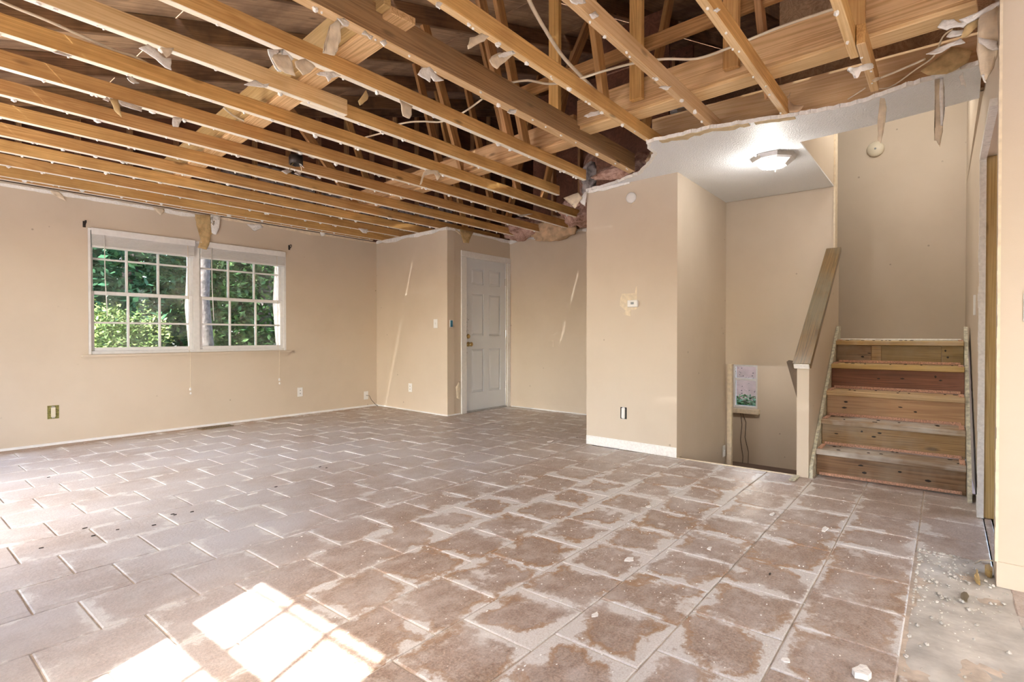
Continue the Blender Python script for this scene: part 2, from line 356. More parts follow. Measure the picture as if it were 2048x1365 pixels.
# plan points
YW = 6.53
XB = -.72
C1, C2, C3, C4 = (4.89, YW), (4.80, 4.95), (6.06, 4.95), (5.98, 2.66)
K1, K2, K3 = (4.41, 2.66), (4.375, 1.76), (5.70, 1.775)
WX0, WX1, WZ0, WZ1 = 1.472, 3.498, .845, 2.09
w_left = wall('wall_left', (XB, YW), C1, 0, 2.405, .14, M['wall'], [(WX0-XB, WX1-XB, WZ0, WZ1), (.12, 1.36, .45, 2.12)], 'beige wall with the wide grid window')
w_entry = wall('wall_entry', C1, C2, 0, 2.42, .12, M['wall'], (), 'narrow beige wall beside the front door')
w_door = wall('wall_door', C2, C3, 0, 2.42, .14, M['wall'], [(.345, 1.18, 0, 2.085)], 'beige wall around the white front door')
w_foyer = wall('wall_foyer', C3, C4, 0, 2.43, .12, M['wall'], (), 'beige entry wall right of the front door')
w_cl = wall('wall_closet_front', K1, K2, 0, 2.412, .1, M['wall'], (), 'beige wall block carrying the thermostat')
w_cs = wall('wall_closet_side', (4.375+.1, 1.76), K3, -1.0, 2.40, .1, M['wall'], (), 'shaded side wall dropping into the stairwell')
wall('wall_closet_back', (4.42, 2.66), (5.98, 2.66), 0, 2.40, .08, M['wall'], (), 'closet wall facing the entry', -1)
wall('wall_stairwell', (5.70, 1.775), (5.70, .815), -1.0, 2.40, .1, M['wall'], [(.03, .96, -1.0, .735)], 'beige wall above the opening to the lower level')
wall('wall_stair_back', (6.62, 2.3), (6.62, -.14), .9, 3.5, .1, M['wall'], (), 'tall wall at the top of the stairs')
wall('wall_bulkhead', (4.24, .8155), (5.70, .8155), 2.4135, 3.5, .08, M['wall'], (), 'wall above the hall ceiling beside the stairs')
wall('wall_stairwell_upper', (5.72, .815), (5.72, 1.9), 2.40, 3.5, .08, M['wall'], (), None, -1)
wall('wall_landing', (5.70, 2.2), (6.7, 2.2), .9, 3.5, .1, M['wall'])
w_right = wall('wall_right', (6.62, -.135), (2.97, -.165), 0, 2.44, .1, M['wall'], [(2.58, 3.52, 0, 2.035)], 'beige wall running beside the stairs to the open doorway')
wall('wall_right_upper', (6.62, -.135), (4.1, -.14), 2.44, 3.5, .1, M['wall'])
w_near = wall('wall_near', (2.97, -.165), (2.97, -3.0), 0, 2.40, .12, M['wall'], (), 'near beige wall end at the right edge')
wall('wall_far_kitchen', (4.3, -1.6), (3.0, -1.6), 0, 2.4, .1, M['wall'])
# rear wall behind the camera with its window, added openings for daylight further along
w_back = wall('wall_back', (XB, .05), (XB, 6.67), 0, 2.45, .14, M['wall'], [(.56, 1.47, .85, 1.87), (2.85, 5.0, .04, 2.12)])
w_bh = wall('wall_back_header', (XB, -3.0), (XB, .05), 0, 2.45, .14, M['wall'], [(.05, 1.35, .02, 2.12)])
wall('wall_patio_header', (XB, -3.0), (2.97, -3.0), 0, 2.45, .14, M['wall'], (), None, -1)
# upper landing ceiling and lower level
struct(MB().box((4.1, -.24, 3.5), (6.75, .89, 3.55)).box((5.74, .89, 3.5), (6.75, 2.4, 3.55)).build('ceiling_landing', M['ceil']))
wall('wall_upper_front', (4.12, -.2), (4.12, .9), 2.44, 3.5, .06, M['deck'])
struct(box('wall_bulkhead_rear', (4.1, .897, 2.42), (5.9, .92, 3.6), M['deck']))
struct(MB().box((4.05, -.3, 3.56), (6.8, .92, 3.6)).box((5.70, .92, 3.56), (6.8, 2.45, 3.6)).build('ceiling_landing_rear', M['deck']))
struct(box('wall_stairwell_rear', (5.68, .925, 2.44), (5.715, 2.1, 3.6), M['deck']))
struct(box('floor_lower', (4.3, .8, -1.08), (7.4, 3.0, -1.0), M['grout']))
wall('wall_lower_back', (7.2, 3.0), (7.2, .7), -1.0, .95, .12, M['wall'], [(.85, 1.15, .10, .66)], 'lower level wall with a small window')
wall('wall_lower_side', (5.8, 2.95), (7.2, 2.95), -1.0, .95, .1, M['wall'])
wall('wall_lower_right', (4.35, .76), (7.2, .76), -1.0, -.02, .06, M['wall'], (), None, -1)
wall('wall_lower_right_rear', (5.82, .76), (7.2, .76), -.02, .9, .06, M['wall'], (), None, -1)
wall('wall_closet_base', (4.375, 1.78), (4.375, .78), -1.0, -.03, .06, M['wall'], (), None, -1)

# torn white edging on wall tops (each belongs to its wall)
def torn_edge(parent, p, q, z, off, amp=.03, drop=.02, mat='gypsum', seed=0, thick=.012):
    r = random.Random(seed); p = Vector((*p, 0)); q = Vector((*q, 0)); L = (q-p).length; d = (q-p)/L
    n = Vector((d.y, -d.x, 0)) if off > 0 else Vector((-d.y, d.x, 0)); k = max(6, int(L/.035)); up = []; dn = []
    for i in range(k+1):
        s = min(L, max(0, L*i/k+r.uniform(-.01, .01)*(0 < i < k)))
        a = noise.noise((s*3+seed*7, seed, .3)); c = noise.noise((s*9, seed*3, 1.7))
        up.append(p+d*s+Vector((0, 0, z+.012+abs(c)*amp*.7))); dn.append(p+d*s+Vector((0, 0, z-drop-max(0, a)*amp*1.6-abs(c)*amp*.5)))
    b = MB()
    for i in range(k):
        quad = [dn[i], dn[i+1], up[i+1], up[i]]
        b.add([v+n*.001 for v in quad]+[v+n*thick*(.6+.4*abs(math.sin(i*1.7))) for v in quad], BF)
    return b.build('torn_drywall_edge', M[mat], parent)
torn_edge(w_left, (XB, YW), (2.44, YW), 2.372, 1, .03, .012, seed=1)
torn_edge(w_left, (2.62, YW), C1, 2.385, 1, .02, .006, 'paper_beige', seed=2, thick=.008)
torn_edge(w_entry, C1, C2, 2.395, 1, .03, .008, seed=3); torn_edge(w_door, C2, C3, 2.395, 1, .03, .006, seed=4)
torn_edge(w_foyer, C3, (6.02, 3.6), 2.40, 1, .04, .006, seed=5)
torn_edge(w_cl, K1, (4.39, 2.2), 2.395, 1, .03, .004, seed=6)

# baseboards and lines of old caulk
def base(name, p, q, h, t, mat, z0=0, inset=.0005):
    p = Vector((*p, 0)); q = Vector((*q, 0)); d = (q-p).normalized(); n = Vector((d.y, -d.x, 0))
    a, c = p+n*inset, q+n*inset
    b = MB().add([a+Vector((0,0,z0)), c+Vector((0,0,z0)), c+n*t+Vector((0,0,z0)), a+n*t+Vector((0,0,z0)), a+Vector((0,0,h)), c+Vector((0,0,h)), c+n*t*.6+Vector((0,0,h)), a+n*t*.6+Vector((0,0,h))], BF)
    return struct(b.build(name, mat))
base('baseboard_left', (XB, YW), C1, .022, .014, M['white_trim'])
base('baseboard_entry', C1, C2, .016, .012, M['white_trim']); base('baseboard_door', C2, (5.03, 4.95), .016, .012, M['white_trim'])
base('baseboard_foyer', C3, (5.99, 2.8), .085, .012, M['wall']); base('baseboard_foyer_caulk', (6.045, 4.9), (5.985, 2.8), .014, .012, M['white_trim'])
base('baseboard_closet', K1, K2, .085, .004, M['gypsum'])
base('baseboard_near', (2.97, -.165), (2.97, -1.5), .10, .014, M['wall'])
base('baseboard_stair_top', (6.62, 1.0), (6.62, -.13), 1.085, .012, M['wall'], .99)

# ------------------------------------------------------------------ floor: slab + individual tiles
floor_o = struct(MB().box((XB-.14, -3.1, -.06), (4.375, 6.67, -.0055)).box((4.375, 2.6, -.06), (4.95, 6.67, -.0055)).box((4.95, 2.6, -.06), (6.2, 5.1, -.0055))
                 .box((4.375, -.24, -.06), (4.62, .775, -.0055)).box((2.9, -1.7, -.06), (4.4, -.16, -.0055)).build('floor', M['grout'], origin=(2, 3, 0)), 'brown stone tile floor streaked with white residue')
WYT, WXT, OY, OX, G_ = .3133, .3199, 1.362, 1.2637, .0065
regions = [((XB, -3.0), (2.97, -.165)), ((XB, -.165), (4.372, 2.655)), ((XB, 2.655), (4.41, YW)), ((4.41, 2.665), (4.80, YW)), ((4.80, 2.665), (6.0, 4.93)), ((4.372, -.12), (4.50, .74)), ((3.0, -1.58), (4.3, -.17))]
bare = ((2.0, -.40), (3.245, .109))
rects = []
for r in range(-15, 18):
    y0, y1 = OY+r*WYT+G_/2, OY+(r+1)*WYT-G_/2
    fr = (.59*r) % 1 - 1
    for c in range(-7, 18):
        x0, x1 = OX+(c+fr)*WXT+G_/2, OX+(c+1+fr)*WXT-G_/2
        for (a0, b0), (a1, b1) in regions:
            p = [max(x0, a0), max(y0, b0), min(x1, a1), min(y1, b1)]
            if p[2]-p[0] < .02 or p[3]-p[1] < .02: continue
            # the stripped corner in front of the near wall
            if p[0] >= bare[0][0] and p[2] <= bare[1][0]+.2 and p[3] <= bare[1][1]+.01 and p[1] > -.5: continue
            if p[0] < 2.2 and p[2] > 2.0 and p[3] <= .11 and p[1] > -.5: p[2] = 2.0
            rects.append(p)
def parea(p):
    q = [proj((x, y, 0)) for x, y in ((p[0],p[1]),(p[2],p[1]),(p[2],p[3]),(p[0],p[3]))]
    if None in q: return 0
    cx, cy = sum(a[0] for a in q)/4, sum(a[1] for a in q)/4
    if not (-60 < cx < 2108 and 600 < cy < 1425): return 0
    return abs(sum(q[i][0]*q[(i+1)%4][1]-q[(i+1)%4][0]*q[i][1] for i in range(4)))/2
rects.sort(key=parea, reverse=True)
def tilev(w_, h_):
    b = .004; a = boxv((-w_/2, -h_/2, -.006), (w_/2, h_/2, -.002)); t2 = [(x*(1-b/abs(x)), y*(1-b/abs(y)), 0) for x, y, z in a[4:]]
    return a+t2, [(0,3,2,1),(0,1,5,4),(1,2,6,5),(2,3,7,6),(3,0,4,7),(4,5,9,8),(5,6,10,9),(6,7,11,10),(7,4,8,11),(8,9,10,11)]
cache = {}; rest = MB()
for i, p in enumerate(rects):
    w_, h_ = round(p[2]-p[0], 3), round(p[3]-p[1], 3); cx, cy = (p[0]+p[2])/2, (p[1]+p[3])/2; dz = R.uniform(-.0012, .0008)
    if i < 300 and parea(p) > 0:
        if (w_, h_) not in cache:
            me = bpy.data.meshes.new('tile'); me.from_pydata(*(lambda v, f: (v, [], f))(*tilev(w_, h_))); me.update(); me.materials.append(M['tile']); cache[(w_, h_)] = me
        o = link('tile', cache[(w_, h_)], (cx, cy, dz), floor_o); o.rotation_euler = (R.uniform(-.003, .003), R.uniform(-.003, .003), R.uniform(-.002, .002))
    else:
        v, f = tilev(w_, h_); rest.add([Vector(a)+Vector((cx, cy, dz)) for a in v], f)
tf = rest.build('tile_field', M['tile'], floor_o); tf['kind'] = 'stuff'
# stripped corner: lumpy thinset bed
b = MB(); nx, ny = 40, 22
for i in range(nx+1):
    for j in range(ny+1):
        x = 2.0+1.245*i/nx; y = -.48+.585*j/ny
        h = -.004+.006*noise.noise((x*7, y*7, 2))+.004*abs(noise.noise((x*25, y*25, 1)))
        if i in (0, nx) or j in (0, ny): h = -.0065
        b.v.append(Vector((x, y, h)))
b.f = [(i*(ny+1)+j, (i+1)*(ny+1)+j, (i+1)*(ny+1)+j+1, i*(ny+1)+j+1) for i in range(nx) for j in range(ny)]
b.build('bare_thinset_bed', M['thinset'], floor_o, True)['label'] = 'chalky bare patch where tiles are missing'
# floor nosing at the drop to the lower stairs, metal end strip
struct(box('trim_1', (4.372, .845, -.08), (4.39, 1.755, .003), M['wall_edge']), 'pale edging along the drop to the lower stairs')
o = MB().bevbox((4.19, .825, .001), (4.345, .865, .012), .003).build('threshold_strip', M['skirt']); tag(o, 'short metal strip on the floor at the foot of the half wall', 'metal strip')

# ------------------------------------------------------------------ ceiling: torn board + joists
edge = [(4.40, 2.66), (4.34, 2.35), (4.20, 2.02), (4.02, 1.86), (3.84, 1.72), (3.70, 1.70), (3.57, 1.66), (3.58, 1.25), (3.64, 1.0), (3.70, .78), (3.735, .60), (3.755, .45), (3.71, .30), (3.67, .20), (3.62, .02), (3.58, -.13)]
inner = [(4.11, -.138), (4.20, .316), (4.24, .80), (4.24, .815), (5.69, .815), (5.69, 1.775), (4.385, 1.775), (4.405, 2.3)]
def rag(pts, amp, step, seed):
    r = random.Random(seed); out = []
    for a, c in zip(pts, pts[1:]):
        L = math.dist(a, c); n = max(1, int(L/step))
        for i in range(n): f = i/n; out.append((a[0]+(c[0]-a[0])*f+r.uniform(-amp, amp)*(i > 0), a[1]+(c[1]-a[1])*f+r.uniform(-amp, amp)*.5*(i > 0)))
    return out+[pts[-1]]
redge = rag(edge, .014, .03, 3)
def flat(name, poly, z0, z1, mat, parent=None):
    bm = bmesh.new(); vs = [bm.verts.new((x, y, z0)) for x, y in poly]; f = bm.faces.new(vs)
    ex = bmesh.ops.extrude_face_region(bm, geom=[f]); bmesh.ops.translate(bm, verts=[g for g in ex['geom'] if isinstance(g, bmesh.types.BMVert)], vec=(0, 0, z1-z0))
    bmesh.ops.triangulate(bm, faces=[g for g in bm.faces if len(g.verts) > 4]); bm.verts.index_update()
    vv = [v.co.copy() for v in bm.verts]; ff = [[v.index for v in g.verts] for g in bm.faces]; bm.free()
    return mesh(name, vv, ff, mat, parent)
ceil = struct(flat('ceiling', redge+inner, ZC, ZC+.013, M['ceil']), 'remaining white textured ceiling with a torn front edge')
# ragged white rim and tan paper strips along the torn edge
b = MB(); r = random.Random(11)
for a, c in zip(redge, redge[1:]):
    d = Vector((c[0]-a[0], c[1]-a[1], 0));
    if d.length < 1e-4: continue
    n = Vector((-d.y, d.x, 0)).normalized()
    if n.x < 0: n = -n
    w1 = .012+.02*abs(noise.noise((a[0]*8, a[1]*8, 0)))
    A, B_ = Vector((*a, 0)), Vector((*c, 0))
    b.add([A-n*.006+Vector((0,0,ZC-.006)), B_-n*.006+Vector((0,0,ZC-.006)), B_+n*w1+Vector((0,0,ZC-.001)), A+n*w1+Vector((0,0,ZC-.001)), A-n*.006+Vector((0,0,ZC+.018)), B_-n*.006+Vector((0,0,ZC+.018)), B_+n*w1+Vector((0,0,ZC+.004)), A+n*w1+Vector((0,0,ZC+.004))], BF)
b.build('torn_gypsum_rim', M['gypsum'], ceil)
def paper_strip(i0, i1, w0, w1):
    pts = redge[i0:i1]; inn = [(x+w0+(w1-w0)*abs(noise.noise((x*9, y*9, 4))), y) for x, y in pts]
    return flat('torn_paper_strip', [(x+.006, y) for x, y in pts]+inn[::-1], ZC-.008, ZC-.002, M['paper_strip'], ceil)
n_ = len(redge)
i1 = next(i for i, p in enumerate(redge) if p[1] < 1.6); i2 = next(i for i, p in enumerate(redge) if p[1] < 1.0); i3 = next(i for i, p in enumerate(redge) if p[1] < .72)
paper_strip(i1, i2, .05, .13); paper_strip(i2, i3, .04, .10)
struct(box('ceiling_kitchen', (XB, -3.0, 2.415), (2.95, -.20, 2.43), M['ceil']))
struct(box('ceiling_closet', (4.48, 1.86, 2.40), (5.95, 2.6, 2.42), M['ceil']))
# long dent / seam in the board
mesh('ceiling_seam', *(lambda m: (m.v, m.f))(MB().tube([(4.20, 1.14, ZC), (4.33, 1.135, ZC-.003), (4.5, 1.13, ZC)], [.001, .010, .001], 6)), M['ceil'], ceil)

YJ = [.366+.431*k for k in range(15)]
JH = .092
XE = {0: 3.17, 1: 3.76, 2: 3.76, 3: 3.95, 4: 4.18, 5: 4.14, 6: 4.42, 7: 6.15, 12: 6.2, 13: 6.2, 14: 6.2}
def lumber(name, lo, hi, mat, parent, lab=None, b=.003):
    """board along x as its own object, origin at its low end"""
    o = MB().bevbox(lo, hi, b).build(name, mat, parent, origin=(lo[0], (lo[1]+hi[1])/2, lo[2]))
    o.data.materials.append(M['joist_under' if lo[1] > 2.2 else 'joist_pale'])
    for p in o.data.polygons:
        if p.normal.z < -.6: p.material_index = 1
    if lab: o['label'] = lab
    return o
def beam_between(name, p0, p1, w_, h_, mat, parent, up=(0,0,1)):
    p0, p1 = Vector(p0), Vector(p1); L = (p1-p0).length; x = (p1-p0)/L; z = Vector(up); z = (z-x*z.dot(x)).normalized(); y = z.cross(x)
    bm = MB().bevbox((0, -w_/2, -h_/2), (L, w_/2, h_/2), .003)
    me = bpy.data.meshes.new(name); me.from_pydata(bm.v, [], bm.f); me.update(); me.materials.append(mat)
    o = link(name, me, p0, parent); o.rotation_euler = Matrix((x, y, z)).transposed().to_euler(); return o
def blob(b, c, s, r):
    bm = bmesh.new(); bmesh.ops.create_icosphere(bm, subdivisions=1, radius=1)
    ph = r.uniform(0, 50)
    for v in bm.verts:
        k = .65+.7*abs(noise.noise(v.co*1.7+Vector((ph, 0, 0)))); v.co = Vector((v.co.x*s[0]*k, v.co.y*s[1]*k, v.co.z*s[2]*k))+Vector(c)
    bm.verts.index_update(); b.add([v.co.copy() for v in bm.verts], [[v.index for v in f.verts] for f in bm.faces]); bm.free()
def residue(j, x0, x1, y, hw, seed):
    r = random.Random(seed); b = MB(); x = max(x0, .1)+r.uniform(.05, .25)
    while x < x1-.03:
        for s in range(r.choice((1, 1, 2))):
            sz = r.choice((.007, .008, .010, .015)); blob(b, (x+r.uniform(-.03, .03), y+r.uniform(-hw, hw), ZJ-sz*.4), (sz*r.uniform(1, 1.8), sz, sz*r.uniform(.8, 1.3)), r)
        x += r.choice((.16, .2, .2, .3))
    o = b.build('drywall_nail_residue', M['gypsum'], j); o['kind'] = 'stuff'
X0 = XB-.1
for k, y in enumerate(YJ):
    xe = XE.get(k, 6.0)
    if k == 4:
        j = lumber('beam', (X0, y-.038, ZJ), (xe, y+.02, ZJ+.15), M['beam'], ceil, 'darker doubled beam among the joists'); lumber('beam_ply', (2.35, y+.022, ZJ+.02), (xe+.1, y+.06, ZJ+.17), M['beam'], ceil)
        residue(j, X0, xe, y-.01, .02, 40); continue
    if k == 6:
        j = lumber('joist', (X0, y-.019, ZJ), (1.98, y+.019, ZJ+JH+.006), M['joist_pale'], ceil); residue(j, X0, 1.98, y, .015, 60)
        j = lumber('joist', (1.70, y+.021, ZJ), (xe, y+.059, ZJ+JH), M['joist'], ceil); residue(j, 1.98, xe, y+.04, .015, 61); continue
    j = lumber('joist', (X0, y-.019, ZJ), (xe, y+.019, ZJ+JH), M['joist'] if k not in (2, ) else M['joist_pale'], ceil)
    residue(j, X0, xe, y, .015, 10+k)
    if k == 0:
        j = lumber('joist', (3.02, y-.06, ZJ-.004), (3.66, y-.022, ZJ+JH), M['joist'], ceil); residue(j, 3.05, 3.6, y-.04, .015, 9)
# rim joist close to the window wall, ends of joists by the entry
lumber('joist', (X0, 6.48, 2.41), (4.8, 6.515, 2.52), M['joist'], ceil)
# strongbacks across the joists (upright board plus flat board), slightly askew
def strongback(x, y0, y1, up_h, skew, mat_u, mat_f, zb=ZJ+JH):
    a = lambda y: x+skew*(y-2)
    beam_between('strongback_board', (a(y0)-.02, y0, zb+.02+up_h/2), (a(y1)-.02, y1, zb+.02+up_h/2), .038, up_h, mat_u, ceil)
    beam_between('strongback_board', (a(y0)+.07, y0, zb+.019), (a(y1)+.07, y1, zb+.019), .14, .036, mat_f, ceil)
strongback(1.57, 1.98, 6.4, .16, .09, M['jamb_wood'], M['sback'])
strongback(3.30, -.1, 2.05, .17, .06, M['sback'], M['joist_pale'])
strongback(3.42, 2.16, 5.8, .15, .09, M['sback'], M['sback'])
beam_between('header_board', (3.80, -.12, 2.53), (3.80, 1.72, 2.53), .038, .23, M['joist_pale'], ceil)
# spliced end of the strongback above the beam
beam_between('strongback_board', (1.565, 1.2, ZJ+.27), (1.572, 1.97, ZJ+.27), .038, .15, M['jamb_wood'], ceil)

# ------------------------------------------------------------------ roof: rafters, deck, webs, gable wall
RB = lambda x: 2.66+.32*x
roof = struct(MB().box((9.3, -3.4, RB(9.4)+.1), (9.5, 7.0, RB(9.4)+.28)).build('roof', M['rafter']), 'underside of the roof with dark rafters and plywood')
SL = math.atan(.32)
for i in range(9):
    for jj in range(5):
        x0, x1 = -.96+1.22*i, -.96+1.22*(i+1)-.006; y0, y1 = -3.4+2.09*jj, -3.4+2.09*(jj+1)-.006
        beam_between('roof_panel', (x0, (y0+y1)/2, RB(x0)+.165+R.uniform(0, .002)), (x1, (y0+y1)/2, RB(x1)+.165), y1-y0, .018, M['deck'], roof)
trussY = [YJ[k]+.04 for k in (0, 1, 3, 5, 7, 9, 11, 13)]+[6.45]
for y in trussY:
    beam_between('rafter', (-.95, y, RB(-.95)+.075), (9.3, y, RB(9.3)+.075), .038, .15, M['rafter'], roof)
for k, xs in ((1, ((3.5, 2.9), )), (3, ((3.05, 2.72), (3.6, 4.2))), (5, ((3.15, 2.75), (3.45, 4.4), (3.35, 2.95))), (7, ((4.35, 3.75), (3.55, 3.05), (4.75, 5.4))), (9, ((4.95, 4.40), (4.2, 3.7), (5.2, 5.9))), (11, ((5.35, 4.8), (3.6, 2.6))), (13, ((4.6, 4.0), ))):
    y = YJ[k]+.042
    for xb, xt in xs: beam_between('truss_web', (xb, y, ZJ+.05), (xt, y, RB(xt)+.03), .038, .085, M['strut'], roof, up=(1, 0, 0))
for y, x in ((2.22, 3.235), (1.56, 3.20), (.96, 3.165), (.36, 3.13)):
    beam_between('roof_post', (x, y, ZJ+JH+.04), (x, y, RB(x)+.02), .085, .042, M['joist'], roof, up=(1, 0, 0))
beam_between('brace_rail', (3.24, -.1, 2.94), (3.36, 2.9, 2.94), .038, .085, M['strut'], roof)
beam_between('brace_rail', (4.9, 1.0, 3.3), (4.9, 6.3, 3.3), .038, .085, M['stud'], roof)
# gable wall over the window wall: studs with dark sheathing and foil between
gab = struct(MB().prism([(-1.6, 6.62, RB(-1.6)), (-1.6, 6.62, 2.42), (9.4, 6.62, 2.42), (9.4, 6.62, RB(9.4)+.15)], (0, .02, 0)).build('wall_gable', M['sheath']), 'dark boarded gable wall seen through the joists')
for i in range(18):
    x = .55+.43*i
    beam_between('gable_stud', (x, 6.58, 2.45), (x, 6.58, RB(x)+.05), .038, .075, M['stud'], gab, up=(0, 1, 0))
for i in range(5, 14):
    x = .55+.43*i+.04
    box('foil_panel', (x, 6.605, 2.8), (x+.35, 6.612, 2.8+R.choice((.22, .35, .5))), M['insul_grey'], gab)
struct(MB().prism([(-1.6, -3.4, 2.43), (9.4, -3.4, 2.43), (9.4, -3.4, RB(9.4)+.15), (-1.6, -3.4, RB(-1.6)+.1)], (0, -.03, 0)).build('wall_gable_rear', M['sheath']))
struct(box('wall_attic_end', (9.4, -3.4, 2.0), (9.45, 6.7, 5.9), M['sheath'])); struct(box('wall_eave', (-.9, -3.4, 2.40), (-.86, 6.65, 2.60), M['sheath']))
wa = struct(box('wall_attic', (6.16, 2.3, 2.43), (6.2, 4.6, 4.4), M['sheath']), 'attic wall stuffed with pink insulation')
for y in (2.5, 2.93, 3.36, 3.79, 4.22): beam_between('wall_stud', (6.12, y, 2.43), (6.12, y, 4.3), .038, .08, M['stud'], wa, up=(1, 0, 0))
struct(box('wall_attic_return', (4.52, 1.9, 2.42), (4.55, 2.62, 3.9), M['sheath'])); struct(box('wall_attic_floor', (6.76, -3.3, 2.43), (9.4, 6.6, 2.45), M['sheath']))

# ================================================================== WINDOWS AND DOORS
def sash(parent, x0, x1, z0, z1, y, cols, rows_z, ws=.035):
    b = MB().bevbox((x0, y, z0), (x0+ws, y+.035, z1)).bevbox((x1-ws, y, z0), (x1, y+.035, z1)).bevbox((x0+ws, y, z0), (x1-ws, y+.035, z0+ws)).bevbox((x0+ws, y, z1-ws), (x1-ws, y+.035, z1))
    s = b.build('sash', M['white_trim'], parent)
    xs = [x0+ws+(x1-x0-2*ws)*i/cols for i in range(cols+1)]; zs = [z0+ws]+rows_z+[z1-ws]
    for x in xs[1:-1]: bbox('muntin', (x-.011, y+.004, z0+ws), (x+.011, y+.030, z1-ws), M['white_trim'], s)
    for z in rows_z: bbox('muntin', (x0+ws, y+.006, z-.010), (x1-ws, y+.028, z+.010), M['white_trim'], s)
    for i in range(cols):
        for j in range(len(zs)-1): box('glass_pane', (xs[i]+.011, y+.016, zs[j]+.0), (xs[i+1]-.011, y+.019, zs[j+1]), M['glass'], s)
    return s
win = struct(empty('window_1', (2.485, 6.60, WZ0)), 'wide white double window of small panes looking onto trees')
MX0, MX1 = 2.425, 2.490
fr = MB()
fr.box((WX0+.001, 6.532, WZ0+.001), (WX0+.022, 6.668, WZ1-.001)).box((WX1-.022, 6.532, WZ0+.001), (WX1-.001, 6.668, WZ1-.001)).box((WX0+.022, 6.532, WZ1-.022), (WX1-.022, 6.668, WZ1-.001)).box((WX0+.022, 6.545, WZ0+.001), (WX1-.022, 6.668, WZ0+.03)).box((MX0, 6.555, WZ0+.03), (MX1, 6.66, WZ1-.022))
fr.build('window_frame', M['white_trim'], win)
for x0, x1 in ((WX0+.023, MX0-.001), (MX1+.001, WX1-.023)):
    sash(win, x0, x1, WZ0+.031, 1.475, 6.572, 3, [1.16]); sash(win, x0, x1, 1.440, WZ1-.023, 6.612, 3, [1.80])
MB().prism([(1.415, 6.475, .842), (3.535, 6.475, .842), (3.535, 6.529, .842), (1.415, 6.529, .842)], (0, 0, -.022)).prism([(1.43, 6.512, .82), (3.52, 6.512, .82), (3.50, 6.529, .82), (1.45, 6.529, .82)], (0, 0, -.035)).build('window_sill', M['wall'], win)
def blind(x0, x1, wand_x, wand_z, cord_x, cord_z, label):
    t = empty('window_blind', ((x0+x1)/2, 6.55, 1.9)); tag(t, label, 'blind', 'raised blinds in the wide window')
    MB().bevbox((x0, 6.515, 2.035), (x1, 6.565, 2.088), .006).bevbox((x0-.003, 6.508, 2.025), (x1+.003, 6.515, 2.092), .003).build('headrail', M['white_trim'], t)
    b = MB()
    for i in range(13): b.box((x0+.006, 6.518+.002*(i % 2), 1.925+i*.0082), (x1-.006, 6.566-.002*(i % 3), 1.9305+i*.0082))
    b.build('slat_stack', M['plastic'], t); bbox('bottom_rail', (x0+.004, 6.517, 1.902), (x1-.004, 6.567, 1.923), M['white_trim'], t)
    MB().tube([(wand_x, 6.51, 2.03), (wand_x+.004, 6.508, 1.6), (wand_x+.02, 6.507, wand_z)], .0045, 6).build('tilt_wand', M['plastic'], t, True)
    c = MB().tube([(cord_x, 6.512, 2.03), (cord_x+.002, 6.509, 1.5), (cord_x+.004, 6.505, .87), (cord_x+.004, 6.468, .84), (cord_x+.003, 6.47, cord_z)], .0022, 5).build('pull_cord', M['cable'], t)
    MB().lathe([(.003, .0), (.010, -.012), (.012, -.03), (.004, -.036)], (cord_x+.003, 6.47, cord_z), n=8).lathe([(.003, -.05), (.009, -.06), (.010, -.075), (.003, -.08)], (cord_x+.006, 6.47, cord_z), n=8).build('cord_tassel', M['plastic'], c)
blind(1.50, 2.43, 1.60, 1.22, 2.355, .46, 'white raised blind over the left half of the wide window')
blind(2.49, 3.475, 2.60, 1.20, 3.37, .50, 'white raised blind over the right half of the wide window')
# rear window that lets the sun in
win3 = struct(empty('window_3', (XB-.07, 1.07, .85)))
b = MB()
for lo, hi in (((.61, .85), (.65, 1.87)), ((1.48, .85), (1.52, 1.87)), ((.65, .85), (1.48, .89)), ((.65, 1.85), (1.48, 1.87)), ((.65, 1.435), (1.48, 1.495))): b.box((XB-.09, lo[0]+.001, lo[1]+.001), (XB-.05, hi[0]-.001, hi[1]-.001))
b.build('window_frame', M['white_trim'], win3)
for y in (.927, 1.203): box('muntin', (XB-.074, y-.010, .89), (XB-.066, y+.010, 1.85), M['white_trim'], win3)
for z in (1.16, 1.755): box('muntin', (XB-.073, .65, z-.008), (XB-.067, 1.48, z+.008), M['white_trim'], win3)
# lower level window
win2 = struct(empty('window_2', (7.25, 2.0, .10)), 'small paint-spattered window on the lower level')
b = MB()
for lo, hi in (((1.852, .102), (1.875, .658)), ((2.125, .102), (2.148, .658)), ((1.875, .102), (2.125, .13)), ((1.875, .635), (2.125, .658)), ((1.875, .455), (2.125, .485))): b.box((7.225, lo[0], lo[1]), (7.27, hi[0], hi[1]))
b.build('window_frame', M['white_trim'], win2)
for z0, z1 in ((.13, .455), (.485, .635)): box('glass_pane', (7.24, 1.875, z0), (7.244, 2.125, z1), M['glass'], win2)
box('window_sill', (7.14, 1.82, .04), (7.199, 2.17, .098), M['wall_edge'], win2)
r = random.Random(5); b = MB()
for i in range(40): blob(b, (7.232, r.uniform(1.87, 2.13), r.uniform(.2, .62)), (.003, r.uniform(.003, .010), r.uniform(.003, .010)), r)
o = b.build('grime_speck', M['black'], win2); o['kind'] = 'stuff'
struct(box('trim_2', (5.655, 1.70, -1.0), (5.699, 1.744, .735), M['wall_edge']), 'cream post edging the opening to the lower level')

